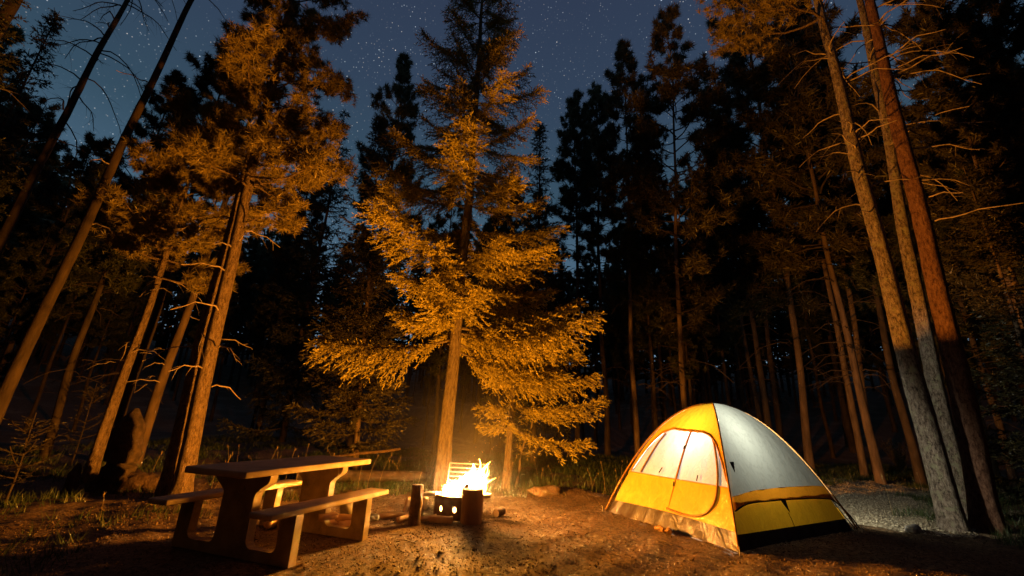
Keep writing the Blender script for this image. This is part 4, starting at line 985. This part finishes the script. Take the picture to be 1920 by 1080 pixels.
def tent():
    t = empty('dome_tent', (0, 0, 0), 'glowing yellow and white dome tent with a lit door and front window', 'tent')
    # front: L (s=0) -> F (s=1)
    a, b = TL, TF
    panel('groundsheet_edge', a, b, -.004, lambda s: .05 + .008 * math.sin(s * 3.14), tub_f, t, off=.004, wrinkle=.012, nq=8)
    panel('front_lower_panel', a, b, lambda s: .05 + .008 * math.sin(s * 3.14), .2, yellow_f, t, wrinkle=.004)
    hood = interp([0, .024, .03, .06, .117, .19, .263, .45, .636, .78, .868, .92, .957, .985, 1.], [.19, .2, .31, .39, .465, .49, .503, .492, .489, .482, .462, .43, .39, .31, .22])
    panel('front_window', a, b, .2, lambda x: max(.21, hood(x) + .025), inner_f, t, off=-.012, wrinkle=.005, ns=60, nq=34)
    panel('front_hood', a, b, hood, 1., yellow_f, t, off=.016, wrinkle=.005, ns=80, nq=34)
    strip('hood_hem', [(s, hood(s) + .006) for s in np.linspace(.02, 1, 40)], a, b, .011, pole_m, t, off=.02, smooth=2)
    strip('door_zipper', [(.139, .205), (.148, .30), (.155, .40), (.175, .47)], a, b, .014, zip_f, t)
    strip('door_zipper', [(.90, .455), (.921, .404), (.93, .33), (.928, .25), (.912, .19), (.896, .149), (.865, .115), (.82, .088), (.76, .071), (.70, .065), (.639, .063), (.57, .066), (.505, .070)], a, b, .015, zip_f, t, off=.014)
    strip('window_strap', [(.566, .50), (.548, .36), (.532, .20)], a, b, .013, gold_f, t, off=.004)
    strip('door_seam', [(.532, .20), (.524, .13), (.514, .07)], a, b, .005, gold_f, t, off=.006)
    strip('window_seam', [(s, .2) for s in np.linspace(.01, .99, 20)], a, b, .006, gold_f, t, off=.004)
    for p0, p1 in (((.546, .365), (.549, .385)), ((.349, .215), (.365, .245)), ((.737, .206), (.745, .232)), ((.528, .165), (.524, .185))):
        strip('toggle', [p0, p1], a, b, .008, black_f, t, off=.02, smooth=2)
    # right side: F (s=0) -> R (s=1)
    a, b = TF, TR
    panel('groundsheet_edge', a, b, -.004, .042, black_f, t, off=-.004, nq=6, wrinkle=.004)
    panel('side_lower_panel', a, b, .042, .16, yellow_f, t, off=-.006, wrinkle=.004, nq=14)
    wl = interp([0, .06, .15, .214, .5, .88, 1], [.165, .169, .177, .182, .187, .184, .178])
    hem = interp([0, .034, .09, .154, .463, .785, .965, 1.0], [.112, .120, .132, .137, .137, .131, .122, .11])
    panel('fly_lower_band', a, b, hem, wl, gold_f, t, off=.030, nq=8, wrinkle=.003)
    panel('fly_side_panel', a, b, wl, 1., white_f, t, off=.026, ns=60, nq=40, wrinkle=.0035)
    strip('fly_hem_cord', [(s, hem(s)) for s in np.linspace(.0, 1.0, 30)] + [(1.04, .07), (1.05, .03), (1.05, .002)], a, b, .009, black_f, t, off=.034, smooth=2)
    # black triangular fly tabs
    for s, q, h in ((.452, .134, .045), (.05, .31, .05)):
        P = surf(a, b, np.array([s - .022, s + .025, s + .012]), np.array([q, q, q - h]), np.full(3, .045)); P2 = surf(a, b, np.array([s - .022, s + .025, s + .012]), np.array([q, q, q - h]), np.full(3, .040))
        mb = MB(); mb.add(np.vstack([P, P2]), tris=[(0, 1, 2), (5, 4, 3)], quads=[(0, 3, 4, 1), (1, 4, 5, 2), (2, 5, 3, 0)]); link('fly_tab', mb.mesh('fly_tab', [black_f]), t)
    strip('guy_cord', [(.465, .09), (.47, .06), (.468, .042)], a, b, .003, black_f, t, off=.02, smooth=3)
    # back right: R -> B, with a netting window that lets the lantern out
    a, b = TR, TB
    panel('groundsheet_edge', a, b, -.004, .042, black_f, t, nq=5); panel('rear_lower_panel', a, b, .042, .085, yellow_f, t, nq=6)
    panel('netting_window', a, b, .085, .62, net_m, t, nq=12, wrinkle=0); panel('rear_upper_panel', a, b, .62, 1., white_f, t, nq=14)
    a, b = TB, TL
    panel('groundsheet_edge', a, b, -.004, .045, black_f, t, nq=5); panel('rear_lower_panel', a, b, .045, .2, yellow_f, t, nq=6); panel('rear_upper_panel', a, b, .2, 1., white_f, t, nq=20)
    mb = MB(); q = [np.append(TC + (x - TC) * .96, .01) for x in (TF, TR, TB, TL)]; mb.add(q, quads=[(0, 1, 2, 3)]); link('tent_floor', mb.mesh('tent_floor', [tub_f]), t)
    # poles
    for A, B in ((TF, TB), (TL, TR)):
        u = np.linspace(-1, 1, 61); P = np.stack([TC[0] + (B[0] - A[0]) / 2 * u, TC[1] + (B[1] - A[1]) / 2 * u, TH * (1 - u * u) + .022], 1)
        P[:, :2] = TC + (P[:, :2] - TC) * 1.008
        mb = MB(); tubes(mb, P, np.full(61, .013), 8, 0, cap=True); link('pole_sleeve', mb.mesh('pole_sleeve', [pole_m], True), t)
        mb = MB(); tubes(mb, P[1:-1] + V(0, 0, .012), np.full(59, .0065), 5, 0); link('pole_piping', mb.mesh('pole_piping', [black_f], True), t)
    for X in (TF, TL, TR, TB):
        P0 = np.append(TC + (X - TC) * 1.04, .0); mb = MB(); tubes(mb, [P0 + V(0, 0, -.03), P0 + V(.004, 0, .06), P0 + V(-.012, .006, .075)], [.004, .004, .003], 6, 0, cap=True); link('tent_peg', mb.mesh('tent_peg', [grate_m], True), t)
        P0 = np.append(TC + (X - TC) * 1.0, .01); P1 = np.append(TC + (X - TC) * .86, .36)
        mb = MB(); tubes(mb, [P0, (P0 + P1) / 2 + V(0, 0, -.02), P1], [.006, .006, .006], 5, 0); link('corner_strap', mb.mesh('corner_strap', [black_f], True), t)
tent()

# ================================================================== thin smoke added round the fire to imitate lens bloom
def bloom_haze():
    import bmesh
    bm = bmesh.new(); bmesh.ops.create_icosphere(bm, subdivisions=4, radius=2.7)
    c = RC + V(.12, .1, .75)
    for v in bm.verts: v.co.z = max(v.co.z, .03 - c[2])
    me = bpy.data.meshes.new('bloom_haze'); bm.to_mesh(me); bm.free()
    mt = bpy.data.materials.new('bloom_haze'); mt.use_nodes = True; n = mt.node_tree.nodes; l = mt.node_tree.links; n.remove(n['Principled BSDF'])
    v = n.new('ShaderNodeVolumePrincipled'); v.inputs['Color'].default_value = (.8, .8, .8, 1)
    t = n.new('ShaderNodeTexCoord'); ln = n.new('ShaderNodeVectorMath'); ln.operation = 'LENGTH'; l.new(t.outputs['Object'], ln.inputs[0])
    mr = n.new('ShaderNodeMapRange'); mr.inputs[1].default_value = 0; mr.inputs[2].default_value = 2.6; mr.inputs[3].default_value = 1; mr.inputs[4].default_value = 0; l.new(ln.outputs['Value'], mr.inputs[0])
    pw = n.new('ShaderNodeMath'); pw.operation = 'POWER'; pw.inputs[1].default_value = 6.0; l.new(mr.outputs[0], pw.inputs[0])
    no = n.new('ShaderNodeTexNoise'); no.inputs['Scale'].default_value = 1.6; no.inputs['Detail'].default_value = 1; l.new(t.outputs['Object'], no.inputs['Vector'])
    mu = n.new('ShaderNodeMath'); mu.operation = 'MULTIPLY'; l.new(pw.outputs[0], mu.inputs[0]); l.new(no.outputs['Fac'], mu.inputs[1])
    m2 = n.new('ShaderNodeMath'); m2.operation = 'MULTIPLY'; m2.inputs[1].default_value = .60; l.new(mu.outputs[0], m2.inputs[0])
    l.new(m2.outputs[0], v.inputs['Density']); l.new(v.outputs[0], n['Material Output'].inputs['Volume']); me.materials.append(mt)
    o = link('bloom_haze', me); o.location = tuple(c); tag(o, 'thin smoke added round the fire to imitate lens bloom', 'bloom_haze', kind='stuff')
bloom_haze()
